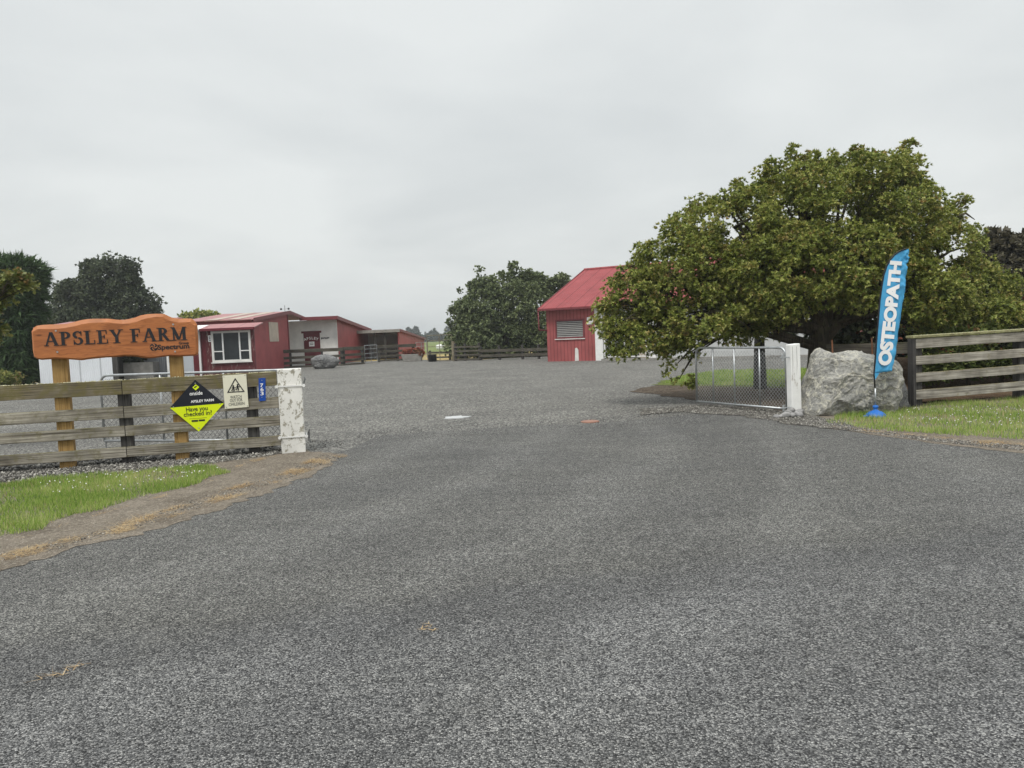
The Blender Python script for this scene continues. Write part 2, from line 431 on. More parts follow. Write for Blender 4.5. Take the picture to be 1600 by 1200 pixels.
M['galv'] = plain('galvanised', (0.46, 0.48, 0.49), 0.42, 0.2, 0.75, 0.5, 9)
M['galv_dull'] = plain('dull_galvanised', (0.30, 0.31, 0.31), 0.5, 0.2, 0.6, 0.4, 9)
M['wire'] = plain('mesh_wire', (0.40, 0.41, 0.41), 0.5, 0.15, 0.5, 0.4)
M['wire_dark'] = plain('old_wire', (0.15, 0.15, 0.15), 0.6, 0.15, 0.3, 0.3)
M['rust'] = plain('rusty_steel', (0.19, 0.085, 0.045), 0.9, 0.4, 0.2)
M['red_wall'] = painted('red_board', (0.33, 0.088, 0.088), (0.42, 0.30, 0.27), 0.16, 0.21)
M['red_flat'] = painted('red_sheet', (0.30, 0.072, 0.076), (0.5, 0.45, 0.42), 0.06, 0.0)
M['red_worn'] = painted('worn_red', (0.105, 0.026, 0.03), (0.27, 0.20, 0.18), 0.9, 0.0, scale=3.2)
M['red_trim'] = plain('red_trim', (0.17, 0.038, 0.044), 0.5, 0.15)
M['red_dark'] = plain('maroon_paint', (0.13, 0.02, 0.028), 0.55, 0.15)
M['red_roof'] = corrugated('red_iron', (0.29, 0.066, 0.070), 0.17, 'X', 0.15, 0.7)
M['pink_roof'] = corrugated('faded_red_iron', (0.40, 0.185, 0.185), 0.12, 'X')
M['white_iron'] = corrugated('white_iron', (0.72, 0.75, 0.79), 0.085, 'X', 0.06)
M['sheet'] = plain('translucent_sheet', (0.47, 0.40, 0.33), 0.5, 0.2, sc=2)
M['white'] = plain('white_paint', (0.78, 0.78, 0.77), 0.5, 0.07)
M['dirty_white'] = painted('dirty_white', (0.68, 0.67, 0.64), (0.36, 0.33, 0.30), 0.28)
M['grey_white'] = plain('grey_cladding', (0.50, 0.51, 0.51), 0.6, 0.08, sc=1.5)
M['glass'] = plain('dark_glass', (0.025, 0.028, 0.03), 0.06, 0.3, 0.0, 0.6, 1.2)
M['louvre'] = plain('grey_louvre', (0.29, 0.285, 0.275), 0.4, 0.1, 0.3)
M['dark'] = plain('dark_interior', (0.03, 0.028, 0.026), 0.9, 0.3)
M['concrete'] = plain('concrete', (0.27, 0.26, 0.24), 0.9, 0.25, sc=4)
M['cream'] = plain('cream_block', (0.55, 0.47, 0.36), 0.8, 0.12)
M['navy'] = plain('navy_print', (0.012, 0.014, 0.022), 0.35, 0.1)
M['lime'] = plain('lime_print', (0.70, 0.83, 0.01), 0.35, 0.03)
M['ivory'] = plain('ivory_board', (0.74, 0.72, 0.58), 0.45, 0.05)
M['blue_plate'] = plain('blue_plate', (0.012, 0.065, 0.33), 0.35, 0.1)
M['blue_plastic'] = plain('blue_plastic', (0.02, 0.14, 0.48), 0.35, 0.12)
M['white_ink'] = plain('white_print', (0.85, 0.85, 0.85), 0.4, 0.03)
M['grey_ink'] = plain('faded_print', (0.10, 0.10, 0.095), 0.5, 0.2)
M['black'] = plain('black_plastic', (0.015, 0.015, 0.017), 0.5, 0.2)
M['orange'] = plain('orange_plastic', (0.29, 0.155, 0.11), 0.5, 0.15)
def cloth(name, c):
    t = MT(name, 0.45, 0.4); v = t.co(rand=False)
    t.color(t.ramp(t.noise(v, 5, 3), [(0.3, tuple(x * .92 for x in c)), (0.7, tuple(min(1, x * 1.06) for x in c))]))
    t.bump(t.noise(t.co((5, 5, 1.2), False), 3.0, 6, 0.65, 1.4), 0.8, 0.03)
    tr = t.n('ShaderNodeBsdfTranslucent'); tr.inputs['Color'].default_value = (*c, 1)
    ms = t.n('ShaderNodeMixShader'); ms.inputs[0].default_value = 0.12
    t.l(t.b.outputs[0], ms.inputs[1]); t.l(tr.outputs[0], ms.inputs[2]); t.l(ms.outputs[0], t.o.inputs['Surface'])
    return t.m
M['flag'] = cloth('sky_blue_cloth', (0.085, 0.43, 0.76))
def rock(name, dark, light, vein, amt=0.5):
    t = MT(name, 0.92, 0.15); v = t.co()
    n = t.noise(v, 2.6, 9, 0.68, 0.6); c = t.ramp(n, [(0.3, dark), (0.68, light)])
    l1 = t.noise(v, 4.5, 10, 0.75, 1.5); c = t.mix(t.ramp(l1, [(0.50, 0.0), (0.64, amt)]), c, vein)
    vv = t.n('ShaderNodeTexVoronoi', feature='DISTANCE_TO_EDGE'); vv.inputs['Scale'].default_value = 2.4
    wob = t.n('ShaderNodeTexNoise'); t.l(v, wob.inputs['Vector']); wob.inputs['Scale'].default_value = 3; wob.inputs['Detail'].default_value = 6
    av = t.n('ShaderNodeVectorMath', operation='ADD'); t.l(v, av.inputs[0])
    s2 = t.n('ShaderNodeVectorMath', operation='SCALE'); t.l(wob.outputs['Color'], s2.inputs[0]); s2.inputs['Scale'].default_value = 0.9
    t.l(s2.outputs[0], av.inputs[1]); t.l(av.outputs[0], vv.inputs['Vector'])
    c = t.mix(t.ramp(vv.outputs['Distance'], [(0.0, 0.65), (0.05, 0.0)]), c, vein)
    f = t.noise(v, 24, 6, 0.75); c = t.mix(0.8, c, t.ramp(f, [(0.35, 0.6), (0.65, 1.25)]), 'MULTIPLY')
    t.color(c); t.bump(t.math('ADD', t.math('MULTIPLY', n, 2.0), f), 0.8, 0.03); return t.m
M['rock'] = rock('lichened_rock', (0.21, 0.21, 0.20), (0.45, 0.44, 0.405), (0.68, 0.65, 0.54), 0.85)
M['rock_dark'] = rock('grey_rock', (0.085, 0.087, 0.09), (0.21, 0.21, 0.21), (0.34, 0.34, 0.33), 0.5)
M['cobble'] = plain('river_stone', (0.27, 0.265, 0.26), 0.8, 0.35, sc=9)
def stonemat(name, cols):
    t = MT(name, 0.9, 0.15); geo = t.n('ShaderNodeNewGeometry')
    t.color(t.ramp(geo.outputs['Random Per Island'], [(i / (len(cols) - 1), q) for i, q in enumerate(cols)])); return t.m
M['ballast'] = stonemat('ballast', [(0.08, 0.08, 0.08), (0.17, 0.17, 0.165), (0.27, 0.265, 0.25), (0.46, 0.445, 0.41)])
M['chips'] = stonemat('chips', [(0.08, 0.08, 0.08), (0.17, 0.17, 0.165), (0.27, 0.266, 0.255), (0.42, 0.41, 0.39)])
M['pebble'] = stonemat('pebbles', [(0.06, 0.057, 0.052), (0.11, 0.105, 0.095), (0.17, 0.16, 0.145), (0.24, 0.23, 0.21), (0.50, 0.48, 0.43)])

M['oak'] = leafmat('oak_leaf', [(0.09, 0.125, 0.026), (0.20, 0.245, 0.050), (0.32, 0.36, 0.080), (0.50, 0.48, 0.16)], 0.5, 0.24, 1.9, 0.3, (0.36, 0.24, 0.09), 0.5)
M['oak2'] = leafmat('side_oak_leaf', [(0.10, 0.13, 0.035), (0.21, 0.24, 0.06), (0.32, 0.30, 0.10)], 0.45, 0.3, 0.8, 0.35, (0.34, 0.13, 0.08), 0.6)
M['dark_leaf'] = leafmat('dark_leaf', [(0.032, 0.046, 0.026), (0.066, 0.086, 0.046), (0.115, 0.138, 0.075)], 0.55, 0.2, 0.5)
M['alder'] = leafmat('broad_leaf', [(0.085, 0.115, 0.055), (0.165, 0.205, 0.092), (0.27, 0.31, 0.145)], 0.5, 0.25, 0.5)
M['purple'] = leafmat('purple_leaf', [(0.036, 0.034, 0.022), (0.074, 0.064, 0.040), (0.125, 0.115, 0.07)], 0.5, 0.2, 0.6)
M['conifer'] = leafmat('conifer_spray', [(0.028, 0.055, 0.022), (0.055, 0.098, 0.038), (0.088, 0.14, 0.055)], 0.7, 0.15, 0.5, 0.2)
M['shrub'] = leafmat('shrub_leaf', [(0.085, 0.12, 0.032), (0.16, 0.20, 0.055), (0.26, 0.29, 0.10)], 0.5, 0.3, 1.0, 0.3, (0.34, 0.05, 0.05), 0.12)
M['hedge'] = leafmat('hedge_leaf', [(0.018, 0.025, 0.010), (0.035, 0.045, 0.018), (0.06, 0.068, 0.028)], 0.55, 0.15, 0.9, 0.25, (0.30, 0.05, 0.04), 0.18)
M['far_leaf'] = leafmat('far_leaf', [(0.05, 0.065, 0.045), (0.08, 0.095, 0.07)], 0.8, 0.2, 0.05)
M['flower'] = leafmat('red_flower', [(0.34, 0.06, 0.045), (0.42, 0.12, 0.08), (0.12, 0.15, 0.05)], 0.6, 0.2, 3.0)
def water():
    t = MT('puddle_water', 0.02, 0.5); t.color((0.03, 0.03, 0.028)); t.b.inputs['IOR'].default_value = 1.33
    t.b.inputs['Coat Weight'].default_value = 1.0; return t.m
M['water'] = water()

# ------------------------------------------------------------------ ground
def jag(pts, amp=0.08, step=0.25, seed=1):
    """close a polygon of ground points with an uneven edge"""
    rng = random.Random(seed); o = []
    k = len(pts)
    for i in range(k):
        a, b = pts[i], pts[(i + 1) % k]; L = math.hypot(b[0]-a[0], b[1]-a[1]); n = max(1, min(60, int(L / step)))
        for j in range(n):
            q = j / n; x = a[0] + (b[0]-a[0]) * q; y = a[1] + (b[1]-a[1]) * q
            d = mnoise.noise(Vector((x * 1.7, y * 1.7, seed))) * amp * 2 + rng.uniform(-amp, amp) * 0.5
            nx, ny = -(b[1]-a[1]) / (L or 1), (b[0]-a[0]) / (L or 1)
            o.append((x + nx * d, y + ny * d))
    return o
def sheet(name, pts, z, mat, amp=0.08, step=0.25, seed=1):
    poly = jag(pts, amp, step, seed) if amp else pts
    mb = MB(); mb.add([(x, y, z) for x, y in poly], [tuple(range(len(poly)))])
    o = mb.build(name, mat); o['kind'] = 'structure'
    me = o.data
    if me.polygons[0].normal.z < 0: me.flip_normals()
    return o
def gp(*pp): return [tuple(G(a, b).xy) for a, b in pp]

sheet('ground', [(-700, -60), (700, -60), (700, 900), (-700, 900)], 0.0, M['field'], 0)
yard_pts = [(-26, 9.0), (-4, 9.5)] + [(5.5, 11.5), (7.0, 14.5)] + [(9.0, 17.0), (11.5, 27.5), (22, 29), (24, 44), (10, 60), (-2, 51.5), (-4, 52), (-7, 58), (-26, 60)]
sheet('yard', yard_pts, 0.004, M['yard'], 0.12, 0.5, 3)
drive = [(-30, -12), (30, -12), (30, 10.0)] + gp((1600, 694), (1460, 680), (1330, 664), (1230, 655), (1120, 646), (1000, 656), (900, 664), (800, 668), (690, 674), (600, 681), (530, 706), (470, 728), (390, 758), (290, 788), (190, 818), (100, 842), (0, 866)) + [(-8, 5.0), (-30, 1.0)]
sheet('driveway', drive, 0.008, M['seal'], 0.09, 0.10, 5)
sv = [(-30, -0.3), (-8, 3.9)] + gp((0, 894), (100, 866), (200, 840), (300, 810), (400, 778), (482, 745), (540, 714), (475, 704), (430, 706), (330, 722), (190, 732), (0, 757)) + [(-14, 7.2), (-30, 3.0)]
sheet('verge', sv, 0.012, M['soil'], 0.14, 0.07, 7)
rv = gp((1600, 710), (1460, 694), (1330, 675), (1240, 662), (1240, 652), (1300, 640), (1430, 632), (1600, 620)) + [(16, 14.8), (30, 17.5), (30, 8.0)]
sheet('right_verge', rv, 0.012, M['soil'], 0.06, 0.12, 9)
pf = gp((1236, 664), (1160, 651), (1060, 645), (1000, 650), (1010, 640), (1100, 634), (1200, 640), (1245, 648), (1330, 662), (1340, 676))
sheet('gravel_strip', pf, 0.016, M['fines'], 0.10, 0.12, 11)
ms_ = gp((1240, 650), (1180, 640), (1060, 622), (985, 612), (1030, 600), (1240, 606)) + [(11, 20.5), (16, 21), (16, 15.3), (8, 14.2), (6.5, 13.6)]
sheet('tree_bed', ms_, 0.013, M['mulch'], 0.12, 0.2, 13)
lawn_pts = gp((1020, 602), (1070, 586), (1120, 580)) + [(9.5, 26.5), (20, 27), (20, 20.5), (12, 20.3)] + gp((1240, 608))
sheet('lawn', lawn_pts, 0.018, M['lawn'], 0.10, 0.2, 15)
# needle-strewn bank behind the right fence
mb = MB(); nx_, ny_ = 30, 8; vs = []; fs = []
for j in range(ny_ + 1):
    for i in range(nx_ + 1):
        x = 7.3 + 10 * i / nx_; y0 = 13.9 + 0.255 * (x - 7.19); y = y0 + 0.25 + 4.5 * j / ny_
        q = j / ny_; z = 0.02 + 0.62 * (3*q*q - 2*q*q*q) + 0.05 * mnoise.noise(Vector((x * 1.2, y * 1.2, 0)))
        vs.append((x, y, z))
for j in range(ny_):
    for i in range(nx_):
        a = j * (nx_ + 1) + i; fs.append((a, a + 1, a + nx_ + 2, a + nx_ + 1))
o = MB().add(vs, fs).build('soil_bank', M['bank'], None, True); o['kind'] = 'structure'
# slab in front of the shed doors is built with the barn

# ------------------------------------------------------------------ scatter
def in_poly(x, y, poly):
    c = np.zeros(x.shape, bool); k = len(poly); j = k - 1
    for i in range(k):
        xi, yi = poly[i]; xj, yj = poly[j]
        t = ((yi > y) != (yj > y)) & (x < (xj - xi) * (y - yi) / ((yj - yi) or 1e-9) + xi)
        c ^= t; j = i
    return c
def sample_poly(poly, n, rng, edge_keep=None):
    p = np.array(poly); lo, hi = p.min(0), p.max(0); xs = []; ys = []; tot = 0
    while tot < n:
        x = rng.uniform(lo[0], hi[0], n * 2); y = rng.uniform(lo[1], hi[1], n * 2); m = in_poly(x, y, poly)
        xs.append(x[m]); ys.append(y[m]); tot += m.sum()
    return np.concatenate(xs)[:n], np.concatenate(ys)[:n]
def blades(name, label, cat, poly, n, h, wd, mat, seed, lean=0.35, zfun=None, flat=False, zb=0.012, clump=True):
    rng = np.random.default_rng(seed); x, y = sample_poly(poly, n, rng)
    if clump:
        d = np.array([mnoise.noise(Vector((a * 1.3, b * 1.3, seed))) for a, b in zip(x, y)])
        keep = (rng.uniform(-0.6, 0.5, n) < d + 0.25) if not flat else (rng.uniform(0, 1, n) < np.clip(np.array([mnoise.noise(Vector((a * 2.6, b * 2.6, seed + 7))) for a, b in zip(x, y)]) * 2.2 + 0.25, 0.02, 1)); x, y, d = x[keep], y[keep], d[keep]; n = len(x)
    else: d = np.zeros(n)
    ang = rng.uniform(0, 2 * np.pi, n); hh = h * rng.uniform(0.5, 1.25, n) * (1 + 0.5 * d); ww = wd * rng.uniform(0.6, 1.3, n)
    la = rng.uniform(0, 2 * np.pi, n); ll = hh * np.abs(rng.normal(0, lean, n))
    if flat: ll = hh * 1.0; hz = hh * rng.uniform(0.02, 0.25, n)
    else: hz = hh
    z = np.full(n, zb) if zfun is None else zfun(x, y)
    V = np.zeros((n, 3, 3)); cx, sx = np.cos(ang) * ww / 2, np.sin(ang) * ww / 2
    V[:, 0] = np.stack([x - cx, y - sx, z], 1); V[:, 1] = np.stack([x + cx, y + sx, z], 1)
    V[:, 2] = np.stack([x + np.cos(la) * ll, y + np.sin(la) * ll, z + hz], 1)
    o = np_mesh(name, V, 3, mat); return tag(o, label, cat, None, 'stuff')
OCT = np.array([(1,0,0),(0,1,0),(-1,0,0),(0,-1,0),(0,0,1),(0,0,-1)], float)
OF = np.array([(0,1,4),(1,2,4),(2,3,4),(3,0,4),(1,0,5),(2,1,5),(3,2,5),(0,3,5)])
def stones(name, label, cat, poly, n, s0, s1, mat, seed, zfun=None, zb=0.012):
    rng = np.random.default_rng(seed); x, y = sample_poly(poly, n, rng)
    s = s0 + (s1 - s0) * rng.beta(1.2, 3.5, n)
    v = OCT[None] * rng.uniform(0.6, 1.3, (n, 6, 1)) * s[:, None, None]; v = v + rng.normal(0, 0.12, v.shape) * s[:, None, None]
    v[:, :, 2] *= 0.7
    a = rng.uniform(0, 6.3, n); c, q = np.cos(a)[:, None], np.sin(a)[:, None]
    vx = v[:, :, 0] * c - v[:, :, 1] * q; vy = v[:, :, 0] * q + v[:, :, 1] * c
    z = (np.full(n, zb) if zfun is None else zfun(x, y)) + s * 0.35
    W = np.stack([vx + x[:, None], vy + y[:, None], v[:, :, 2] + z[:, None]], 2)
    me = bpy.data.meshes.new(name); me.vertices.add(n * 6); me.vertices.foreach_set('co', W.reshape(-1).astype(np.float32))
    F = (OF[None] + (np.arange(n) * 6)[:, None, None]).reshape(-1).astype(np.int32)
    me.loops.add(len(F)); me.loops.foreach_set('vertex_index', F); me.polygons.add(n * 8)
    me.polygons.foreach_set('loop_start', np.arange(0, n * 24, 3, dtype=np.int32)); me.polygons.foreach_set('loop_total', np.full(n * 8, 3, np.int32))
    me.update(calc_edges=True); me.materials.append(mat)
    o = bpy.data.objects.new(name, me); COL.objects.link(o); return tag(o, label, cat, None, 'stuff')

lg = gp((-10, 838), (60, 830), (120, 806), (220, 778), (310, 757), (352, 741), (330, 731), (250, 734), (150, 744), (60, 752), (-10, 760)) + [(-9.2, 8.6), (-9.0, 5.6)]
blades('verge_grass', 'bright green clover-flecked grass in front of the left fence', 'grass', jag(lg, 0.1, 0.2, 21), 90000, 0.055, 0.007, M['grass'], 31)
rg = gp((1296, 664), (1310, 652), (1380, 643), (1440, 634), (1600, 622), (1640, 620)) + [(14.5, 14.6), (14.5, 9.2)] + gp((1620, 690), (1560, 686), (1460, 680), (1380, 674))
blades('right_grass', 'bright green grass strip between the right fence and the seal', 'grass', jag(rg, 0.08, 0.2, 23), 80000, 0.065, 0.008, M['grass'], 33)
lp = gp((1035, 600), (1080, 586), (1130, 580)) + [(9.5, 26.0), (15, 26.5), (15, 20.8), (10, 20.6)] + gp((1240, 606))
blades('lawn_grass', 'lit green lawn strip behind the oak trunk and chain mesh gate', 'grass', lp, 42000, 0.09, 0.018, M['grass'], 35)
def flowers(name, label, poly, n, seed):
    rng = np.random.default_rng(seed); x, y = sample_poly(poly, n, rng)
    v = OCT[None] * 0.008 * rng.uniform(0.6, 1.3, (n, 1, 1)); z = rng.uniform(0.06, 0.11, n)
    W = v + np.stack([x, y, z], 1)[:, None, :]
    T = W[:, OF.reshape(-1)].reshape(n * 8, 3, 3); return tag(np_mesh(name, T, 3, M['petal']), label, 'flowers', None, 'stuff')
blades('dry_stalks', 'straw coloured dry stalks mixed through the left grass', 'dry grass', lg, 2600, 0.075, 0.005, M['straw'], 37)
blades('dry_stalks', 'straw coloured dry stalks mixed through the right grass', 'dry grass', rg, 5200, 0.085, 0.006, M['straw'], 38)
flowers('clover_flowers', 'small white clover heads dotted over the left grass', gp((100, 790), (300, 757), (350, 742), (240, 737), (60, 765)), 70, 41)
flowers('clover_flowers', 'small white clover heads dotted over the right grass by the flag', gp((1380, 670), (1600, 684), (1600, 640), (1420, 645)), 110, 43)
straw_l = gp((0, 880), (100, 858), (200, 832), (300, 800), (400, 768), (480, 738), (540, 714), (500, 712), (440, 742), (340, 770), (200, 818), (90, 848), (0, 868))
blades('dry_straw', 'orange dry grass lying along the left seal edge', 'dry grass', straw_l, 11000, 0.12, 0.005, M['straw'], 51, flat=True)
blades('dry_straw', 'dry grass fringe between left green grass and bare soil', 'dry grass', gp((40, 842), (130, 812), (240, 782), (330, 755), (380, 728), (440, 712), (380, 722), (345, 748), (220, 786), (90, 826), (0, 845)), 2600, 0.08, 0.005, M['straw'], 53, flat=True)
blades('dry_straw', 'dry grass fringe along the right seal edge', 'dry grass', gp((1300, 668), (1400, 678), (1500, 686), (1600, 692), (1600, 704), (1480, 690), (1380, 680), (1250, 663)), 4200, 0.10, 0.006, M['straw'], 55, flat=True)
blades('dry_straw', 'dry twigs and leaves lying in the seal at lower left', 'dry grass', gp((60, 1066), (130, 1040), (150, 1036), (90, 1064)), 24, 0.08, 0.006, M['straw'], 57, flat=True, clump=False)
blades('dry_straw', 'pale dry leaf scraps on the middle of the seal', 'dry grass', gp((650, 985), (668, 975), (690, 985), (665, 990)), 16, 0.05, 0.008, M['straw'], 58, flat=True, clump=False)
stones('pebbles', 'loose pale pebbles on the strip under the left fence', 'pebbles', gp((0, 757), (0, 738), (190, 722), (330, 712), (440, 702), (470, 706), (400, 716), (300, 730), (150, 744)), 5200, 0.008, 0.035, M['pebble'], 61)
stones('pebbles', 'loose pale pebbles sprinkled over the left bare soil', 'pebbles', straw_l + [], 900, 0.005, 0.014, M['pebble'], 62)
stones('pebbles', 'pale gravel spilled in front of the chain mesh gate', 'pebbles', pf, 5200, 0.006, 0.024, M['pebble'], 63, zb=0.016)
stones('pebbles', 'pale grit along the right seal edge', 'pebbles', gp((1245, 664), (1330, 674), (1460, 692), (1600, 706), (1600, 698), (1460, 686), (1330, 668), (1250, 656)), 3000, 0.005, 0.018, M['pebble'], 64)
stones('pebbles', 'white grit scattered at the foot of the white gatepost', 'pebbles', gp((476, 706), (540, 700), (530, 690), (480, 686)), 120, 0.006, 0.02, M['pebble'], 65)
stones('chip_stones', 'loose grey chips spread along the edge between seal and yard gravel', 'chips', gp((545, 706), (600, 690), (700, 684), (820, 678), (1000, 668), (1120, 660), (1120, 640), (1000, 648), (880, 656), (760, 662), (640, 668), (560, 678)), 4500, 0.005, 0.015, M['chips'], 66, zb=0.008)
FA = R(14.74); FO = (-3.45, 11.2)
fu = Vector((math.cos(FA), math.sin(FA), 0)); fn = Vector((-math.sin(FA), math.cos(FA), 0))
def fw(x, y): q = Vector((FO[0], FO[1], 0)) + fu * x + fn * y; return (q.x, q.y)
def heap_z(x, y):
    s = (x - FO[0]) * fn.x + (y - FO[1]) * fn.y
    return 0.02 + 0.10 * np.exp(-((s - 0.55) / 0.35) ** 2)
stones('ballast_stones', 'low windrow of grey ballast stones behind the left fence', 'stones', [fw(-9, 0.05), fw(-0.1, 0.05), fw(-0.1, 1.3), fw(-9, 1.6)], 12000, 0.014, 0.06, M['ballast'], 67, heap_z)

# ------------------------------------------------------------------ text
def text_bm(s, size, bold=0.0, align='CENTER', depth=0.003, spacing=1.0):
    cu = bpy.data.curves.new('text', 'FONT'); cu.body = s; cu.size = size; cu.align_x = align; cu.align_y = 'CENTER'
    cu.extrude = depth / 2; cu.offset = bold; cu.space_character = spacing; cu.resolution_u = 4
    ob = bpy.data.objects.new('text', cu); COL.objects.link(ob)
    dg = bpy.context.evaluated_depsgraph_get(); me = bpy.data.meshes.new_from_object(ob.evaluated_get(dg))
    vs = [v.co.copy() for v in me.vertices]; fs = [tuple(p.vertices) for p in me.polygons]
    bpy.data.objects.remove(ob); bpy.data.curves.remove(cu); bpy.data.meshes.remove(me)
    return vs, fs
def lettering(mb, s, x, y, z, size, bold=0.0, rot=0.0, align='CENTER', sx=1.0, sy=1.0, spacing=1.0, width=None):
    """add text standing in the local xz plane, facing -y"""
    vs, fs = text_bm(s, size, bold, align, spacing=spacing); c, q = math.cos(rot), math.sin(rot)
    o = []
    if width:
        lo, hi = min(v.x for v in vs), max(v.x for v in vs); sx = width/(hi-lo)
        for v in vs: v.x -= (lo+hi)/2
    for v in vs:
        a, b = v.x * sx, v.y * sy
        o.append((x + a * c - b * q, y - v.z, z + a * q + b * c))
    mb.add(o, fs); return mb

# serif capitals as strokes: each letter on a cap height of 1
def serif_word(mb, s, x, y, z, h, rot=0.0, width=None):
    T, t = 0.205, 0.10             # thick and thin stems
    def bar(x0, z0, x1, z1, w): return ('b', x0, z0, x1, z1, w)
    def slab(x0, x1, z): return ('r', x0, x1, z, z + 0.055) if z < 0.5 else ('r', x0, x1, z - 0.055, z)
    def arc(cx, cz, rx, rz, a0, a1, w0, w1): return ('a', cx, cz, rx, rz, a0, a1, w0, w1)
    L = {
     'A': (0.92, [bar(.14,0,.44,1,t), bar(.46,1,.78,0,T), ('r',.24,.66,.30,.37), slab(0,.30,0), slab(.60,.94,0)]),
     'P': (0.76, [('r',.12,.12+T,0,1), slab(0,.42,0), slab(0,.3,.999), arc(.32,.735,.27,.225,-90,90,t,T), ('r',.2,.34,.475,.545), ('r',.2,.34,.93,.995)]),
     'S': (0.66, [arc(.33,.745,.215,.215,20,180,t,T*.9), arc(.33,.745,.215,.215,180,262,T*.9,T), arc(.33,.265,.225,.225,82,0,T,T*.9), arc(.33,.265,.225,.225,0,-165,T*.9,t), ('r',.52,.575,.66,.99), ('r',.06,.115,.01,.36)]),
     'L': (0.74, [('r',.12,.12+T,0,1), slab(0,.44,.999), ('r',0,.68,0,.065), ('b',.655,.0,.655,.30,.06)]),
     'E': (0.76, [('r',.12,.12+T,0,1), ('r',0,.66,.935,1), ('r',0,.70,0,.065), ('r',.2,.5,.48,.545), ('r',.60,.66,.72,.98), ('r',.64,.70,.02,.3), ('r',.46,.52,.38,.65)]),
     'Y': (0.86, [bar(.16,1,.44,.44,T*.95), bar(.72,1,.46,.44,t), ('r',.36,.36+T,0,.47), slab(.22,.68,0), slab(0,.36,.999), slab(.56,.90,.999)]),
     'F': (0.72, [('r',.12,.12+T,0,1), ('r',0,.64,.935,1), slab(0,.44,0), ('r',.2,.48,.48,.545), ('r',.58,.64,.70,.98), ('r',.44,.50,.38,.65)]),
     'R': (0.86, [('r',.12,.12+T,0,1), slab(0,.42,0), slab(0,.3,.999), arc(.32,.745,.25,.215,-90,90,t,T), ('r',.2,.34,.495,.565), ('r',.2,.34,.93,.995), bar(.40,.53,.70,.03,T*.95), slab(.62,.90,0)]),
     'M': (1.06, [('r',.13,.13+t,0,1), bar(.16,1,.50,.05,T), bar(.84,1,.52,.05,t), ('r',.76,.76+T,0,1), slab(0,.34,0), slab(.64,1.06,0), slab(0,.26,.999), slab(.80,1.06,.999)]),
     ' ': (0.36, [])}
    tot = sum(L[c][0] + 0.05 for c in s); sx = (width / h / tot) if width else 1.0
    c_, q_ = math.cos(rot), math.sin(rot); pen = 0.0; k = 0
    for ch in s:
        adv, st = L[ch]
        for e in st:
            k += 1; yy = y - 0.0006 * (k % 7)
            if e[0] == 'r': polys = [[(e[1],e[3]),(e[2],e[3]),(e[2],e[4]),(e[1],e[4])]]
            elif e[0] == 'b':
                _, x0, z0, x1, z1, w_ = e; hw = w_ / 2 * math.hypot(x1-x0, z1-z0) / max(abs(z1-z0), 1e-6)
                polys = [[(x0-hw,z0),(x0+hw,z0),(x1+hw,z1),(x1-hw,z1)]]
                if z1 < z0: polys = [[(x1-hw,z1),(x1+hw,z1),(x0+hw,z0),(x0-hw,z0)]]
            else:
                _, cx, cz, rx, rz, a0, a1, w0, w1 = e; n = 12; polys = []
                pin = []; pout = []
                for i in range(n + 1):
                    q = i / n; a = R(a0 + (a1-a0) * q); wv_ = w0 + (w1-w0) * math.sin(math.pi * q) if w0 < w1 and abs(a1-a0) == 180 else w0 + (w1-w0) * q
                    pin.append((cx + (rx - wv_/2) * math.cos(a), cz + (rz - wv_/2*.7) * math.sin(a)))
                    pout.append((cx + (rx + wv_/2) * math.cos(a), cz + (rz + wv_/2*.7) * math.sin(a)))
                for i in range(n):
                    qd = [pin[i], pout[i], pout[i+1], pin[i+1]]
                    ar = sum(qd[m][0]*qd[(m+1)%4][1] - qd[(m+1)%4][0]*qd[m][1] for m in range(4))
                    polys.append(qd if ar > 0 else qd[::-1])
            for pl in polys:
                pp = []
                for (a, b) in pl:
                    a = (pen + a) * sx * h; b = b * h
                    pp.append((x + a*c_ - b*q_, z + a*q_ + b*c_))
                mb.prism(pp, yy, yy + 0.004)
        pen += adv + 0.05
    return mb

# ------------------------------------------------------------------ chain mesh and gates
def chain_mesh(mb, x0, x1, z0, z1, y, s=0.07, r=0.0022):
    H = z1 - z0
    c = x0 - H
    def seg(a, b):
        mb.tube([a, b], r, 3, False)
    while c < x1:
        for sgn in (1, -1):
            # line x = c + (z - z0) (or mirrored)
            if sgn == 1: a0, b0 = (c, z0), (c + H, z1)
            else: a0, b0 = (c, z1), (c + H, z0)
            t0, t1 = 0.0, 1.0
            if a0[0] < x0: t0 = (x0 - a0[0]) / H
            if b0[0] > x1: t1 = (x1 - a0[0]) / H
            if t1 - t0 > 0.02:
                pa = (a0[0] + H*t0, y + 0.003*sgn, a0[1] + (b0[1]-a0[1]) * t0); pb = (a0[0] + H*t1, y + 0.003*sgn, a0[1] + (b0[1]-a0[1]) * t1)
                seg(pa, pb)
        c += s
    return mb
def arc_pts(cx, cz, r, a0, a1, y, n=6):
    return [(cx + r*math.cos(R(a0 + (a1-a0)*i/n)), y, cz + r*math.sin(R(a0 + (a1-a0)*i/n))) for i in range(n + 1)]
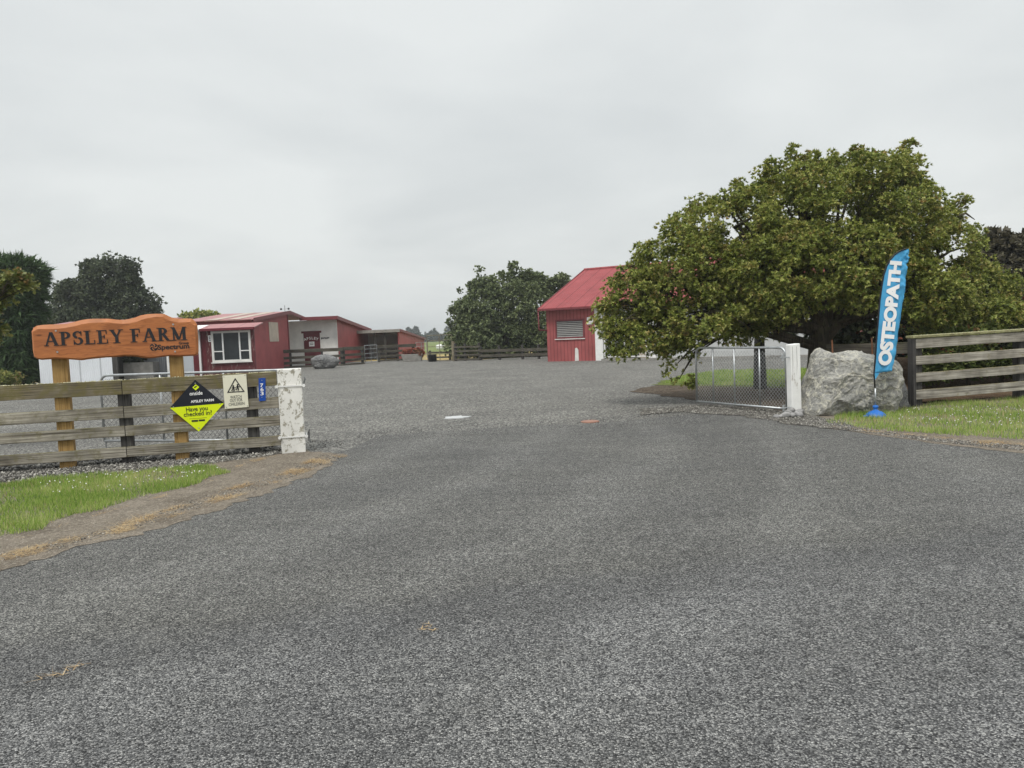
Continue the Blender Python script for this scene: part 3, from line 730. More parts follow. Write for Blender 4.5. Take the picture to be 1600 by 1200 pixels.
def pipe_gate(name, label, A, B, z0, z1, bars, mats, cell=0.075, wr_=0.0034, r=0.021):
    """from hinge end A to free end B; local x runs from A to B"""
    ang = math.atan2(B[1]-A[1], B[0]-A[0]); L = math.hypot(B[0]-A[0], B[1]-A[1])
    t = thing(name, label, 'gate', (A[0], A[1], 0), ang)
    rr = 0.14
    pts = [(0, 0, z0)] + [(0, 0, z1 - rr)] + arc_pts(rr, z1 - rr, rr, 180, 90, 0)[1:] + arc_pts(L - rr, z1 - rr, rr, 90, 0, 0) + [(L, 0, z0)]
    f = MB().tube(pts, r, 10); f.tube([(0, 0, z0), (L, 0, z0)], r, 10); f.build('frame', mats[0], t, True)
    for b in bars: MB().tube([(b * L, 0, z0), (b * L, 0, z1)], r * 0.8, 8).build('upright_bar', mats[0], t, True)
    chain_mesh(MB(), 0.02, L - 0.02, z0 + 0.02, z1 - 0.06, 0, cell, wr_).build('chain_mesh', mats[1], t)
    return t, L

# ------------------------------------------------------------------ left fence, posts, signs
ft = thing('rail_fence', 'mossy four rail timber fence on the left with signs fixed to it', 'fence', (FO[0], FO[1], 0), FA)
fl = lambda px, py, off=0: PLW(px, py, fw(0, off), FA)
sp_x = fl(194, 640)[0]
rails = [(0.985, 1.185, 'rail_top'), (0.655, 0.815, 'rail'), (0.40, 0.545, 'rail'), (0.105, 0.25, 'rail')]
rng = random.Random(5)
def rail(parent, x0, x1, z0a, z1a, dz, y0, y1, mat, name='rail', seg=14, seed=0):
    """one board with a slightly waney edge"""
    mb = MB(); vs = []; fs = []
    for i in range(seg + 1):
        q = i / seg; x = x0 + (x1 - x0) * q; a = mnoise.noise(Vector((x * 1.9, seed, 0))) * 0.008; b = mnoise.noise(Vector((x * 2.3, seed, 9))) * 0.008
        zz = dz * q
        vs += [(x, y0 + a*.5, z0a + zz + a), (x, y1 + a*.5, z0a + zz + a), (x, y1 + a*.5, z1a + zz + b), (x, y0 + a*.5, z1a + zz + b)]
    for i in range(seg):
        for j in range(4):
            j2 = (j + 1) % 4; fs.append((i*4+j, i*4+j2, (i+1)*4+j2, (i+1)*4+j))
    fs += [(3, 2, 1, 0), tuple(seg*4 + j for j in range(4))]
    return mb.add(vs, fs).build(name, M[mat], parent, False, 0.006)
for i, (a, b, m) in enumerate(rails):
    rail(ft, -8.5, sp_x - 0.004, a, b, 0.0, -0.045, 0.0, m, seed=i)
    rail(ft, sp_x + 0.004, 0.02 if i in (0,) else 0.03, a, b, 0.012, -0.043, 0.002, m, seed=i + 10)
def post_box(parent, x, w, y0, y1, z1, mat, name='post', top=0.0):
    mb = MB(); mb.hexa([(x-w/2, y0, -0.1), (x+w/2, y0, -0.1), (x+w/2, y1, -0.1), (x-w/2, y1, -0.1)], [(x-w/2, y0, z1), (x+w/2, y0, z1), (x+w/2, y1, z1+top), (x-w/2, y1, z1+top)])
    return mb.build(name, M[mat], parent, False, 0.008)
for px in (197, 395):
    post_box(ft, fl(px, 650, 0.08)[0], 0.155, 0.004, 0.15, 1.12, 'post_dark')
post_box(ft, fl(197, 650)[0] - 2.1, 0.155, 0.004, 0.15, 1.12, 'post_dark')
post_box(ft, fl(197, 650)[0] - 4.2, 0.155, 0.004, 0.15, 1.12, 'post_dark')
# lichen crust along the top rail
mb = MB(); rr = random.Random(8)
for i in range(420):
    x = rr.uniform(-5.5, 0); s = rr.uniform(0.006, 0.018); z = 1.187 + (0.012 * max(0, (x - sp_x) / (0 - sp_x)) if x > sp_x else 0)
    y = rr.uniform(-0.046, 0.0)
    mb.add([(x-s, y, z-.004), (x, y-s*.6, z-.004), (x+s, y, z-.004), (x, y+s*.6, z-.004), (x, y, z+s*.7)], [(0,1,4),(1,2,4),(2,3,4),(3,0,4)])
o = mb.build('lichen_crust', M['lichen'], ft); o['kind'] = 'stuff'

gpt = thing('gatepost', 'thick white gatepost with flaking paint and steel straps ending the left fence', 'gatepost', (*fw(0.205, 0), 0), FA)
mb = MB(); vs = []; fs = []
for j in range(13):
    z = -0.1 + 1.33 * j / 12; sw = 0.168 + 0.006 * mnoise.noise(Vector((z * 3, 1, 0))); ox = 0.006 * mnoise.noise(Vector((z * 2, 7, 0)))
    vs += [(-sw+ox, -sw, z), (sw+ox, -sw, z), (sw+ox, sw, z), (-sw+ox, sw, z)]
for j in range(12):
    for k in range(4): k2 = (k+1) % 4; fs.append((j*4+k, j*4+k2, (j+1)*4+k2, (j+1)*4+k))
fs += [(3,2,1,0), tuple(48+k for k in range(4))]
mb.add(vs, fs).build('post_body', M['white_post'], gpt, False, 0.012)
for z in (0.985, 0.245):
    s = MB()
    for (x0, x1, y0, y1) in ((-.19,.20,-.182,-.174), (-.19,.20,.174,.182)): s.box(x0, x1, y0, y1, z-.010, z+.010)
    for x in (-.185, .19): s.tube([(x, -.20, z), (x, .20, z)], 0.011, 6); s.tube([(x, -.205, z), (x, -.19, z)], 0.024, 6)
    s.build('strap', M['white_post2'], gpt)
MB().tube([(0.185, 0, 0.98), (0.215, -0.02, 1.07), (0.205, -0.02, 1.10)], 0.012, 6).build('hook', M['galv_dull'], gpt)
MB().tube([(0.2, -.06, .24), (.235, -.05, .33), (.23, -.02, .20), (.25, -.03, .12), (.21, .02, .17), (.225, -.01, .28)], 0.006, 5).build('wire_loop', M['wire_dark'], gpt)

gA, gB = fw(0.30, 0.36), None
q = P(160, 640, 12.5); gB = (q.x, q.y)
lgate, LL = pipe_gate('pipe_gate', 'long galvanised chain mesh gate swung open behind the left fence', gA, gB, 0.13, 1.20, (0.355, 0.68), (M['galv'], M['wire_dark']), 0.085, 0.0036)
MB().tube([(LL - .02, -.0, 0.02), (LL - .02, 0, 0.30)], 0.014, 6).build('drop_bolt', M['galv_dull'], lgate)

# name board
sb = thing('farm_sign', 'long orange timber name board with black serif lettering on two posts', 'sign', (*fw(-2.3, 0), 0), FA)
SX = -2.3
def sl(px, py, off=-0.03):
    a, z = fl(px, py, off); return (a - SX, z)
for px in (97, 278):
    x = sl(px, 600, 0.06)[0]; wd_ = 0.19 if px < 200 else 0.175
    MB().hexa([(x-wd_/2, .006, -0.1), (x+wd_/2, .006, -0.1), (x+wd_/2, .12, -0.1), (x-wd_/2, .12, -0.1)], [(x-wd_/2, .006, 1.72), (x+wd_/2, .006, 1.72), (x+wd_/2, .12, 1.72), (x-wd_/2, .12, 1.72)]).build('post', M['post_new'], sb, False, 0.008)
out_ = [(250,690),(268,660),(290,645),(340,638),(400,635),(460,634),(520,630),(580,616),(640,600),(690,593),(740,590),(850,590),(910,597),(960,600),(1010,592),(1060,580),(1100,564),(1150,555),(1220,551),(1280,552),(1310,566),(1340,580),(1400,590),(1460,588),(1500,590),(1525,612),(1540,640),(1548,740),(1550,850),(1540,872),(1520,880),(1400,885),(1330,882),(1250,890),(1200,898),(1150,900),(1110,894),(1060,885),(980,882),(900,890),(830,893),(760,900),(700,906),(640,915),(540,907),(450,905),(390,907),(330,912),(295,905),(270,890),(260,840)]
prof = [sl(x / 5, 380 + y / 5) for x, y in out_]
prof = prof[::-1]                       # counter-clockwise
cxm = sum(p[0] for p in prof) / len(prof); czm = sum(p[1] for p in prof) / len(prof)
k = len(prof); inner = []
for i in range(k):
    a, b, c = prof[i-1], prof[i], prof[(i+1) % k]
    tx, tz = c[0]-a[0], c[1]-a[1]; L = math.hypot(tx, tz); nx, nz = -tz/L, tx/L
    dd = 0.055 if nz < -0.3 else (0.022 if nz > 0.3 else 0.03)
    dd *= 1 + 0.5 * mnoise.noise(Vector((b[0]*3, 2, 0)))
    inner.append((b[0] + nx*dd, b[1] + nz*dd))
Y0, Y1, Y2 = -0.075, -0.045, 0.0
mb = MB(); mb.add([(x, Y0, z) for x, z in inner], [tuple(range(k))])
mb.build('board', M['signwood'], sb)
eb = MB(); vs = [(x, Y0, z) for x, z in inner] + [(x, Y1, z) for x, z in prof] + [(x, Y2, z) for x, z in prof]; fs = []
for i in range(k):
    j = (i+1) % k; fs += [(j, i, k+i, k+j), (k+j, k+i, 2*k+i, 2*k+j)]
fs.append(tuple(range(3*k-1, 2*k-1, -1)))
eb.add(vs, fs).build('carved_edge', M['signedge'], sb)
a0 = sl(345/5, 380+805/5, -0.075); a1 = sl(1470/5, 380+755/5, -0.075); wdt = a1[0]-a0[0]; rot = math.atan2(a1[1]-a0[1], wdt)
serif_word(MB(), 'APSLEY FARM', a0[0], -0.080, a0[1], 0.185, rot, wdt).build('lettering', M['letter'], sb)
pm = 10.85/FPX/5                        # metres per pixel of a five times enlargement, at the board
c = sl(1356/5, 380+810/5, -0.075); lettering(MB(), 'Spectrum', c[0], -0.078, c[1], 0.098, 0.0022, rot, width=228*pm).build('lettering', M['letter'], sb)
c = sl(1436/5, 380+780/5, -0.075); lettering(MB(), 'Group', c[0], -0.078, c[1], 0.052, 0.0012, rot, width=72*pm).build('lettering', M['letter'], sb)
c = sl(1202/5, 380+812/5, -0.075)
em = MB(); n = 24; em.prism([(c[0] + .052*math.cos(2*math.pi*i/n), c[1] + .052*math.sin(2*math.pi*i/n)) for i in range(n)], -0.079, -0.074)
emo = em.build('emblem', M['letter'], sb)
sw = MB()
for q in range(4):
    a_ = R(90*q + 20); pts = []
    for i in range(7):
        rr_ = 0.006 + 0.043*i/6; aa = a_ + 1.5*i/6; pts.append((c[0] + rr_*math.cos(aa), -0.080, c[1] + rr_*math.sin(aa)))
    sw.tube(pts, [0.0035 + .0035*math.sin(math.pi*i/6) for i in range(7)], 5)
swo = sw.build('swirl', M['signedge'], emo)
for (x, y) in ((437, 684), (449, 850), (1353, 634), (1368, 846)):
    c = sl(x/5, 380+y/5, -0.075); MB().lathe([(0.0, .006), (.010, .004), (.012, 0)], (0, 0, 0), 8)
    b = MB(); b.tube([(c[0], -0.0735, c[1]), (c[0], -0.083, c[1])], 0.0125, 8); b.build('bolt', M['galv'], sb)

# diamond sign
def sign_local(px, py, base, off): a, z = fl(px, py, off); return (a - base, z)
DX = fl(308, 635, -0.05)[0]
dsn = thing('diamond_sign', 'black and lime green diamond sign asking Have you checked in', 'sign', (*fw(DX, 0), 0), FA)
dp = lambda x, y: sign_local(250 + x*180/1600, 580 + y*110/978, DX, -0.055)
tl, rt, bt, lf = dp(487,118), dp(888,445), dp(540,838), dp(137,508)
pad = [tl, lf, bt, rt]
MB().prism(pad, -0.056, -0.048).build('panel', M['navy'], dsn)
MB().prism([lf, bt, rt], -0.0600, -0.0565).build('lime_panel', M['lime'], dsn)
drot = math.atan2(rt[1]-lf[1], rt[0]-lf[0])
q9 = 11.0/FPX*180/1600
for tx, x, y, sz, wd2, yy, mm in (('onside', 501, 308, .075, 165, -.0585, 'white_ink'), ('APSLEY FARM', 588, 412, .050, 300, -.0585, 'white_ink'), ('Have you', 513, 524, .088, 277, -.0625, 'navy'), ('checked in?', 527, 590, .088, 362, -.0625, 'navy')):
    c = dp(x, y); lettering(MB(), tx, c[0], yy, c[1], sz, 0.0012 if mm == 'white_ink' else 0.0006, drot, width=wd2*q9).build('lettering', M[mm], dsn)
mb = MB()
for (u0, u1, v0, v1) in ((440, 530, 680, 704), (540, 625, 672, 694)):
    pa, pb, pc, pd = dp(u0, v0), dp(u0, v1), dp(u1, v1 - (u1-u0)*.06), dp(u1, v0 - (u1-u0)*.06)
    mb.prism([pb, pc, pd, pa], -0.0635, -0.0595)
pa, pb, pc, pd = dp(410, 660), dp(410, 663), dp(650, 645), dp(650, 642); mb.prism([pb, pc, pd, pa], -0.0625, -0.0595)
mb.build('print_blocks', M['navy'], dsn)
mb = MB(); mb.prism([dp(497, 182), dp(452, 226), dp(497, 266), dp(546, 220)], -0.0605, -0.0568)
emb = mb.build('emblem', M['lime'], dsn)
mb = MB(); mb.prism([dp(470, 222), dp(484, 236), dp(520, 206), dp(508, 200)], -0.0622, -0.0606); mb.build('emblem_mark', M['navy'], emb)
mb = MB()
for (x, y) in ((490, 168), (187, 496), (833, 452), (540, 786)):
    c = dp(x, y); mb = MB().tube([(c[0], -0.056, c[1]), (c[0], -0.067, c[1])], 0.008, 8); mb.build('screw', M['galv'], dsn)

# children sign
CX = fl(367, 612, -0.05)[0]
csn = thing('warning_sign', 'ivory rectangular sign with a triangle of two running figures', 'sign', (*fw(CX, 0), 0), FA)
cp = lambda x, y: sign_local(250 + x*180/1600, 580 + y*110/978, CX, -0.055)
MB().prism([cp(902, 525), cp(1232, 497), cp(1197, 40), cp(868, 62)], -0.058, -0.048).build('panel', M['ivory'], csn, False, 0.002)
c0, c1, c2 = cp(1043, 92), cp(932, 300), cp(1178, 287)
cm = ((c0[0]+c1[0]+c2[0])/3, (c0[1]+c1[1]+c2[1])/3)
mb = MB()
tri = [c0, c1, c2]; sh = lambda p, f: (cm[0] + (p[0]-cm[0])*f, cm[1] + (p[1]-cm[1])*f)
for i in range(3):
    a, b = tri[i], tri[(i+1) % 3]; mb.prism([a, b, sh(b, .80), sh(a, .80)], -0.0615, -0.0585)
mb.build('triangle', M['letter'], csn)
mb = MB()
def limb(p, w=0.0075): mb.tube([(a, -0.060, b) for a, b in p], w, 5)
for (ox, oy, s) in ((1018, 245, 1.0), (1078, 232, 1.1)):
    f_ = lambda a, b: cp(ox + a*s, oy + b*s)
    mb.tube([(f_(0,-40)[0], -.0585, f_(0,-40)[1]), (f_(0,-40)[0], -.0625, f_(0,-40)[1])], 0.012, 10)
    limb([f_(0,-30), f_(2,-5)], .011); limb([f_(0,-24), f_(22,-12), f_(30,-24)], .006); limb([f_(0,-24), f_(-18,-8)], .006)
    limb([f_(2,-5), f_(14,14), f_(8,32)]); limb([f_(2,-5), f_(-12,14), f_(-26,24)])
mb.build('figures', M['letter'], csn)
for tx, x, y, z, wd2 in (('WATCH', 1055, 358, .062, 150), ('OUT FOR', 1058, 404, .062, 165), ('CHILDREN', 1064, 456, .058, 208)):
    c = cp(x, y); lettering(MB(), tx, c[0], -0.060, c[1], z, 0.0, R(2), width=wd2*q9).build('lettering', M['grey_ink'], csn)
for (x, y) in ((888, 78), (1180, 56), (922, 500), (1216, 480)):
    c = cp(x, y); MB().tube([(c[0], -0.056, c[1]), (c[0], -0.064, c[1])], 0.006, 8).build('screw', M['galv_dull'], csn)

NX = fl(410, 608, -0.05)[0]
nsn = thing('number_plate', 'narrow blue house number plate reading 763 downwards', 'sign', (*fw(NX, 0), 0), FA)
np_ = lambda x, y: sign_local(250 + x*180/1600, 580 + y*110/978, NX, -0.055)
MB().prism([np_(1376, 418), np_(1470, 410), np_(1464, 92), np_(1368, 98)], -0.056, -0.048).build('panel', M['blue_plate'], nsn, False, 0.003)
for tx, x, y in (('7', 1413, 198), ('6', 1417, 255), ('3', 1418, 312)):
    c = np_(x, y); lettering(MB(), tx, c[0], -0.058, c[1], 0.072, 0.0012, width=.045).build('lettering', M['white_ink'], nsn)
for y in (126, 364):
    c = np_(1415, y); MB().tube([(c[0], -0.055, c[1]), (c[0], -0.062, c[1])], 0.006, 8).build('screw', M['galv'], nsn)

# ------------------------------------------------------------------ right gate, post, boulder, flag
A = P(1229, 640, 13.45); B = P(1089, 628, 15.5)
rgate, RL = pipe_gate('pipe_gate', 'short galvanised chain mesh gate with three uprights swung open under the oak', (A.x, A.y), (B.x, B.y), 0.10, 1.18, (0.265, 0.54, 0.79), (M['galv'], M['wire']), 0.075)
wp = P(1240, 648, 13.25)
gp2 = thing('gatepost', 'slim white timber gatepost with cracked paint beside the big boulder', 'gatepost', (wp.x, wp.y, 0), R(12))
MB().hexa([(-.072,-.075,-.1),(.118,-.075,-.1),(.118,.085,-.1),(-.072,.085,-.1)], [(-.082,-.075,1.235),(.102,-.075,1.25),(.102,.085,1.25),(-.082,.085,1.235)]).build('post_body', M['white_post2'], gp2, False, 0.014)
for z in (1.02, 0.15): MB().tube([(-.26, -.03, z), (.13, -.03, z)], 0.011, 6).tube([(-.21, -.03, z-.06), (-.21, -.03, z+.05)], 0.02, 8).build('hinge', M['galv'], gp2)
mb = MB()
for x in (-.05, .03): mb.tube([(x, -.0755, 1.2), (x + .006, -.0755, .9), (x - .004, -.0755, .7)], [.003, .004, .001], 4)
mb.build('crack', M['concrete'], gp2)

def pillow(name, prof, depth, mat, parent=None, disp=0.06, seed=0, n=56, rings=26, front=1.0, sharp=0.55):
    """rounded solid whose front outline is prof (x,z list, closed); local coordinates"""
    k = len(prof); per = [0]
    for i in range(k): a, b = prof[i], prof[(i+1) % k]; per.append(per[-1] + math.hypot(b[0]-a[0], b[1]-a[1]))
    def at(q):
        s = q * per[-1]
        for i in range(k):
            if s <= per[i+1] + 1e-9:
                a, b = prof[i], prof[(i+1) % k]; f = (s-per[i]) / max(per[i+1]-per[i], 1e-9); return (a[0]+(b[0]-a[0])*f, a[1]+(b[1]-a[1])*f)
        return prof[0]
    cx = sum(p[0] for p in prof)/k; cz = sum(p[1] for p in prof)/k
    O = [at(i/n) for i in range(n)]; vs = []; fs = []
    hf = rings//2
    for j in range(rings + 1):
        t_ = j/hf if j <= hf else (rings-j)/(rings-hf); s = 1-(1-t_)**2.2
        y = math.copysign(max(0.0, 1-s**(2/sharp))**0.4, j-hf)*depth/2 if j != hf else 0.0
        for (x, z) in O:
            p = Vector((cx + (x-cx)*s, y, cz + (z-cz)*s))
            d = 0
            for o_, (f, a) in enumerate(((1.3, 1.0), (2.9, .6), (6.5, .34), (14, .2), (30, .1))):
                nv = mnoise.noise(Vector((p.x*f + seed*3.1, p.y*f, p.z*f + seed)))
                d += (a * (0.55 - 2*abs(nv)) if o_ in (1, 2, 3) else a * nv)
            vd = mnoise.voronoi(Vector((p.x*2.1 + seed, p.y*2.1, p.z*2.1)))[0]; d += 1.5*(0.42 - vd[0]) + 0.5*min(vd[1]-vd[0], .25)
            rad = Vector((p.x-cx, 0, p.z-cz)); rad.normalize() if rad.length > 1e-6 else None
            tq_ = min(1.0, abs(p.y)/(depth/2)) ** 1.5; nrm = rad*(1-tq_) + Vector((0, math.copysign(tq_, p.y), 0))
            vs.append(p + nrm * d * disp)
    for j in range(rings):
        for i in range(n):
            i2 = (i+1) % n; fs.append((j*n+i, j*n+i2, (j+1)*n+i2, (j+1)*n+i))
    fs += [tuple(range(n-1, -1, -1)), tuple(rings*n+i for i in range(n))]
    return MB().add(vs, fs).build(name, mat, parent)
bo = [(1253,658),(1252,640),(1257,620),(1262,600),(1266,580),(1270,564),(1276,553),(1282,546),(1290,550),(1300,554),(1318,555),(1330,551),(1345,553),(1358,556),(1375,556),(1390,562),(1402,578),(1404,592),(1398,606),(1400,622),(1392,640),(1380,658)]
bc = P(1325, 655, 13.35)
prof = [(P(x, y, 13.35).x - bc.x, P(x, y, 13.35).z) for x, y in bo]
prof = [(x*1.0, z if z > .03 else -0.06) for x, z in prof][::-1]
b1 = pillow('boulder', prof, 0.95, M['rock'], None, 0.075, 2, 150, 70, 1.0, 0.38); b1.location = (bc.x, bc.y, 0); tag(b1, 'large pale grey lichened boulder between the slim white post and the flag', 'boulder')
p2 = [(1378,655),(1380,640),(1392,618),(1396,596),(1404,588),(1410,600),(1412,622),(1418,640),(1420,652)]
bc2 = P(1400, 648, 13.75)
prof = [(P(x, y, 13.75).x - bc2.x, P(x, y, 13.75).z) for x, y in p2]; prof = [(x, z if z > .06 else -0.06) for x, z in prof][::-1]
b2 = pillow('boulder', prof, 0.5, M['rock_dark'], None, 0.04, 5, 40, 18); b2.location = (bc2.x, bc2.y, 0); tag(b2, 'small dark grey boulder tucked behind the right side of the large one', 'boulder')
for (px, y0, y1, lab) in ((1300, 531, 562, 'rusty steel stake standing on the boulder nearer the white post'), (1362, 528, 560, 'rusty steel stake standing on the boulder beside the flag')):
    a, b = P(px, y0, 13.3), P(px + 1.5, y1, 13.3)
    o = MB().tube([(0, 0, b.z - .06), (a.x-b.x, 0, a.z)], 0.013, 6).build('metal_stake', M['rust']); o.location = (b.x, 13.3, 0); tag(o, lab, 'stake')
    
def pebble_mesh(name, r, seed, mat):
    bm = bmesh.new(); bmesh.ops.create_icosphere(bm, subdivisions=3, radius=1)
    for v in bm.verts:
        d = 1 + 0.18*mnoise.noise(v.co*1.1 + Vector((seed*5, 0, 0))); v.co = Vector((v.co.x*r[0]*d, v.co.y*r[1]*d, v.co.z*r[2]*d))
    me = bpy.data.meshes.new(name); bm.to_mesh(me); bm.free(); me.polygons.foreach_set('use_smooth', [True]*len(me.polygons)); me.materials.append(mat)
    o = bpy.data.objects.new(name, me); COL.objects.link(o); return o
cob = [(1213,652,.05,0,'smallest'),(1220,651,.045,0,''),(1227,652,.075,0,'round pale'),(1233,645,.075,.05,''),(1238,653,.06,0,''),(1243,648,.085,.06,''),(1249,644,.075,.13,''),(1250,652,.07,0,''),(1236,641,.06,.09,'')]
cl = ['river cobble at the far left end of the little pile', 'river cobble second from the left end of the pile', 'pale round river cobble at the front of the pile', 'river cobble lying on the middle of the pile left of the post foot',
      'low dark river cobble at the front centre of the pile', 'long river cobble leaning against the front of the slim white post', 'dark topmost river cobble against the white post foot', 'river cobble at the right end touching the boulder', 'river cobble behind the others on the left of the post foot']
for i, (px, py, r, z, _) in enumerate(cob):
    g = G(px, 653); d = 12.98 + (.12 if z > .04 else 0); p = P(px, py, d)
    o = pebble_mesh('cobble', (r*1.15, r*.9, r*.75), i, M['cobble']); o.location = (p.x, d, max(r*.6, p.z)); o.rotation_euler = (0, 0.25*((i % 3)-1), i*1.1)
    tag(o, cl[i], 'stone', 'river cobbles piled at the white post')

FD = 12.55
fb = P(1368, 640, FD)
flg = thing('feather_flag', 'tall sky blue feather flag with white vertical lettering on a blue weighted base', 'flag', (fb.x, FD, 0))
F_ = lambda px, py: (P(px, py, FD).x - fb.x, P(px, py, FD).z)
left = [(1366,584),(1368,560),(1370,530),(1372.5,500),(1375,470),(1378,448),(1381,430),(1386,415),(1392,405),(1398,398),(1405,393),(1412,390),(1419,388.5)]
right = [(1393,580),(1397,562),(1402,538),(1404.5,520),(1409,495),(1412,470),(1414,452),(1416,438),(1417,424),(1418,413),(1418.8,404),(1419.4,396),(1420,390)]
nu = 14
def wr(q, s): return 0.018*math.sin(9*s + 4*q + 2*mnoise.noise(Vector((s*2, q, 0))))*(0.25+q) + 0.05*mnoise.noise(Vector((q*3, s*7, 4)))*(q**1.5) + 0.045*mnoise.noise(Vector((q*9, s*22, 1)))*(q**2)
mb = MB(); vs = []; fs = []
nr = 72
def samp(L, s):
    x = s*(len(L)-1); i = min(int(x), len(L)-2); f = x-i; return (L[i][0]+(L[i+1][0]-L[i][0])*f, L[i][1]+(L[i+1][1]-L[i][1])*f)
for j in range(nr+1):
    s = j/nr; a, b = F_(*samp(left, s)), F_(*samp(right, s))
    for i in range(nu+1):
        q = i/nu; vs.append((a[0]+(b[0]-a[0])*q, wr(q, s)-0.0, a[1]+(b[1]-a[1])*q))
for j in range(nr):
    for i in range(nu): c = j*(nu+1)+i; fs.append((c, c+1, c+nu+2, c+nu+1))
# hanging tail at the lower corner
fo = mb.add(vs, fs).build('banner', M['flag'], flg, True)
sm = fo.modifiers.new('thick', 'SOLIDIFY'); sm.thickness = 0.002
ta, tb, tc_ = F_(1366,583), F_(1374,583), F_(1366.5,594)
MB().prism([ta, tc_, tb], -0.006, -0.003).build('banner_tail', M['flag'], flg)
poleb = [(1367.5, 606)] + left
MB().tube([(F_(*p)[0]-.004, 0, F_(*p)[1]) for p in poleb], [0.012]*2 + [0.014]*(len(poleb)-4) + [0.011, 0.009], 8).build('pole_sleeve', M['black'], flg, True)
a, b = F_(1367.5, 607), F_(1368, 634)
MB().tube([(a[0], 0, a[1]), (b[0], 0, b[1])], 0.013, 8).build('pole', M['galv'], flg, True)
bz = 0.0; bx = F_(1368, 640)[0]
MB().lathe([(0.03, .20), (.045, .19), (.045, .165), (.032, .15), (.032, .13), (.05, .115), (.10, .095), (.145, .06), (.165, .02), (.165, -0.02)], (bx, 0, 0.0), 20).build('base', M['blue_plastic'], flg, True)
MB().tube([(bx-.14, -.05, .04), (bx-.24, -.10, .03)], 0.022, 8).build('filler_cap', M['blue_plastic'], flg, True)
# lettering laid on the cloth, reading upwards
vs, fs = text_bm('OSTEOPATH', 0.30, 0.017, 'CENTER', 0.002, 0.98)
xs = [v.x for v in vs]; zs = [v.y for v in vs]; x0, x1, y0, y1 = min(xs), max(xs), min(zs), max(zs)
c0, c1 = F_(1381, 571), F_(1399.5, 408)     # mid line of the word, bottom to top
ax = Vector((c1[0]-c0[0], c1[1]-c0[1])); Lw = ax.length; ax.normalize(); pr = Vector((ax.y, -ax.x))
hh = 0.225
o_ = []
for v in vs:
    s = (v.x-x0)/(x1-x0)*Lw; t_ = -((v.y-y0)/(y1-y0)-0.5)*hh*(1.0 - 0.12*s/Lw)
    p = Vector(c0) + ax*s + pr*t_
    sy = (p.y - F_(1380, 582)[1])/(F_(1412, 390)[1]-F_(1380, 582)[1])
    o_.append((p.x, -0.016 - v.z*0.5 + 0.6*wr(0.35, max(0, min(1, sy))), p.y))
MB().add(o_, fs).build('lettering', M['white_ink'], flg)

# right fence
RA = R(14.4); RO = (7.19, 13.7)
rf = thing('rail_fence', 'silvery four rail timber fence with a mossy cap on the right', 'fence', (RO[0], RO[1], 0), RA)
for i, (z0, z1) in enumerate(((1.06, 1.235), (0.765, 0.925), (0.46, 0.62), (0.145, 0.315))):
    rail(rf, 0.0, 7.0, z0, z1, 0.10, -0.045, 0.0, 'rail_pale', seed=20+i, seg=24)
mb = MB(); mb.hexa([(-.07,-.07,1.245),(7,-.07,1.345),(7,.12,1.345),(-.07,.12,1.245)], [(-.07,-.07,1.29),(7,-.07,1.39),(7,.12,1.39),(-.07,.12,1.29)]); mb.build('cap', M['cap'], rf, False, 0.006)
MB().box(-.065, -.005, -.06, .08, -.1, 1.24).build('end_board', M['post_dark'], rf, False, 0.005)
for x in (0.10, 2.45, 4.8): post_box(rf, x, 0.17, 0.004, 0.17, 1.20 + 0.014*x, 'post_dark')
mb = MB(); rr = random.Random(9)
for i in range(300):
    x = rr.uniform(-.05, 3.2); s = rr.uniform(0.006, 0.017); z = 1.291 + 0.0142*x; y = rr.uniform(-0.07, 0.0)
    mb.add([(x-s, y, z-.004), (x, y-s*.6, z-.004), (x+s, y, z-.004), (x, y+s*.6, z-.004), (x, y, z+s*.7)], [(0,1,4),(1,2,4),(2,3,4),(3,0,4)])
o = mb.build('lichen_crust', M['lichen'], rf); o['kind'] = 'stuff'
# single rail running back behind the boulder
a, b = P(1292, 545, 15.6), P(1424, 545, 14.25)
sr = thing('single_rail', 'dark mossy single timber rail behind the boulder', 'fence', (a.x, a.y, 0), math.atan2(b.y-a.y, b.x-a.x)); LR = math.hypot(b.x-a.x, b.y-a.y)
rail(sr, 0, LR, 0.93, 1.14, 0.02, -.03, .03, 'rail_dark', seed=40)
post_box(sr, 0.1, 0.14, .032, .17, 1.1, 'post_dark')
post_box(sr, LR*0.75, 0.14, .032, .17, 1.1, 'post_dark')
# wire stock fence from the slim white post back under the oak
a, b = (wp.x + .1, wp.y + .15), P(1191, 604, 19.0)
wf = thing('wire_fence', 'thin netting stock fence with a dark strainer post behind the short gate', 'fence', (a[0], a[1], 0), math.atan2(b.y-a[1], b.x-a[0])); LW = math.hypot(b.x-a[0], b.y-a[1])
mb = MB()
for z in (.12, .27, .42, .57, .74, .92, 1.08): mb.tube([(0, 0, z), (LW, 0, z)], .003, 4, False)
x = .15
while x < LW: mb.tube([(x, .004, .12), (x, .004, 1.08)], .0022, 3, False); x += .30
mb.build('netting', M['wire_dark'], wf)
MB().tube([(LW, .05, -.1), (LW, .05, .6), (LW - .02, .05, 1.25)], [.17, .145, .12], 12).build('strainer_post', M['post_dark'], wf, True)

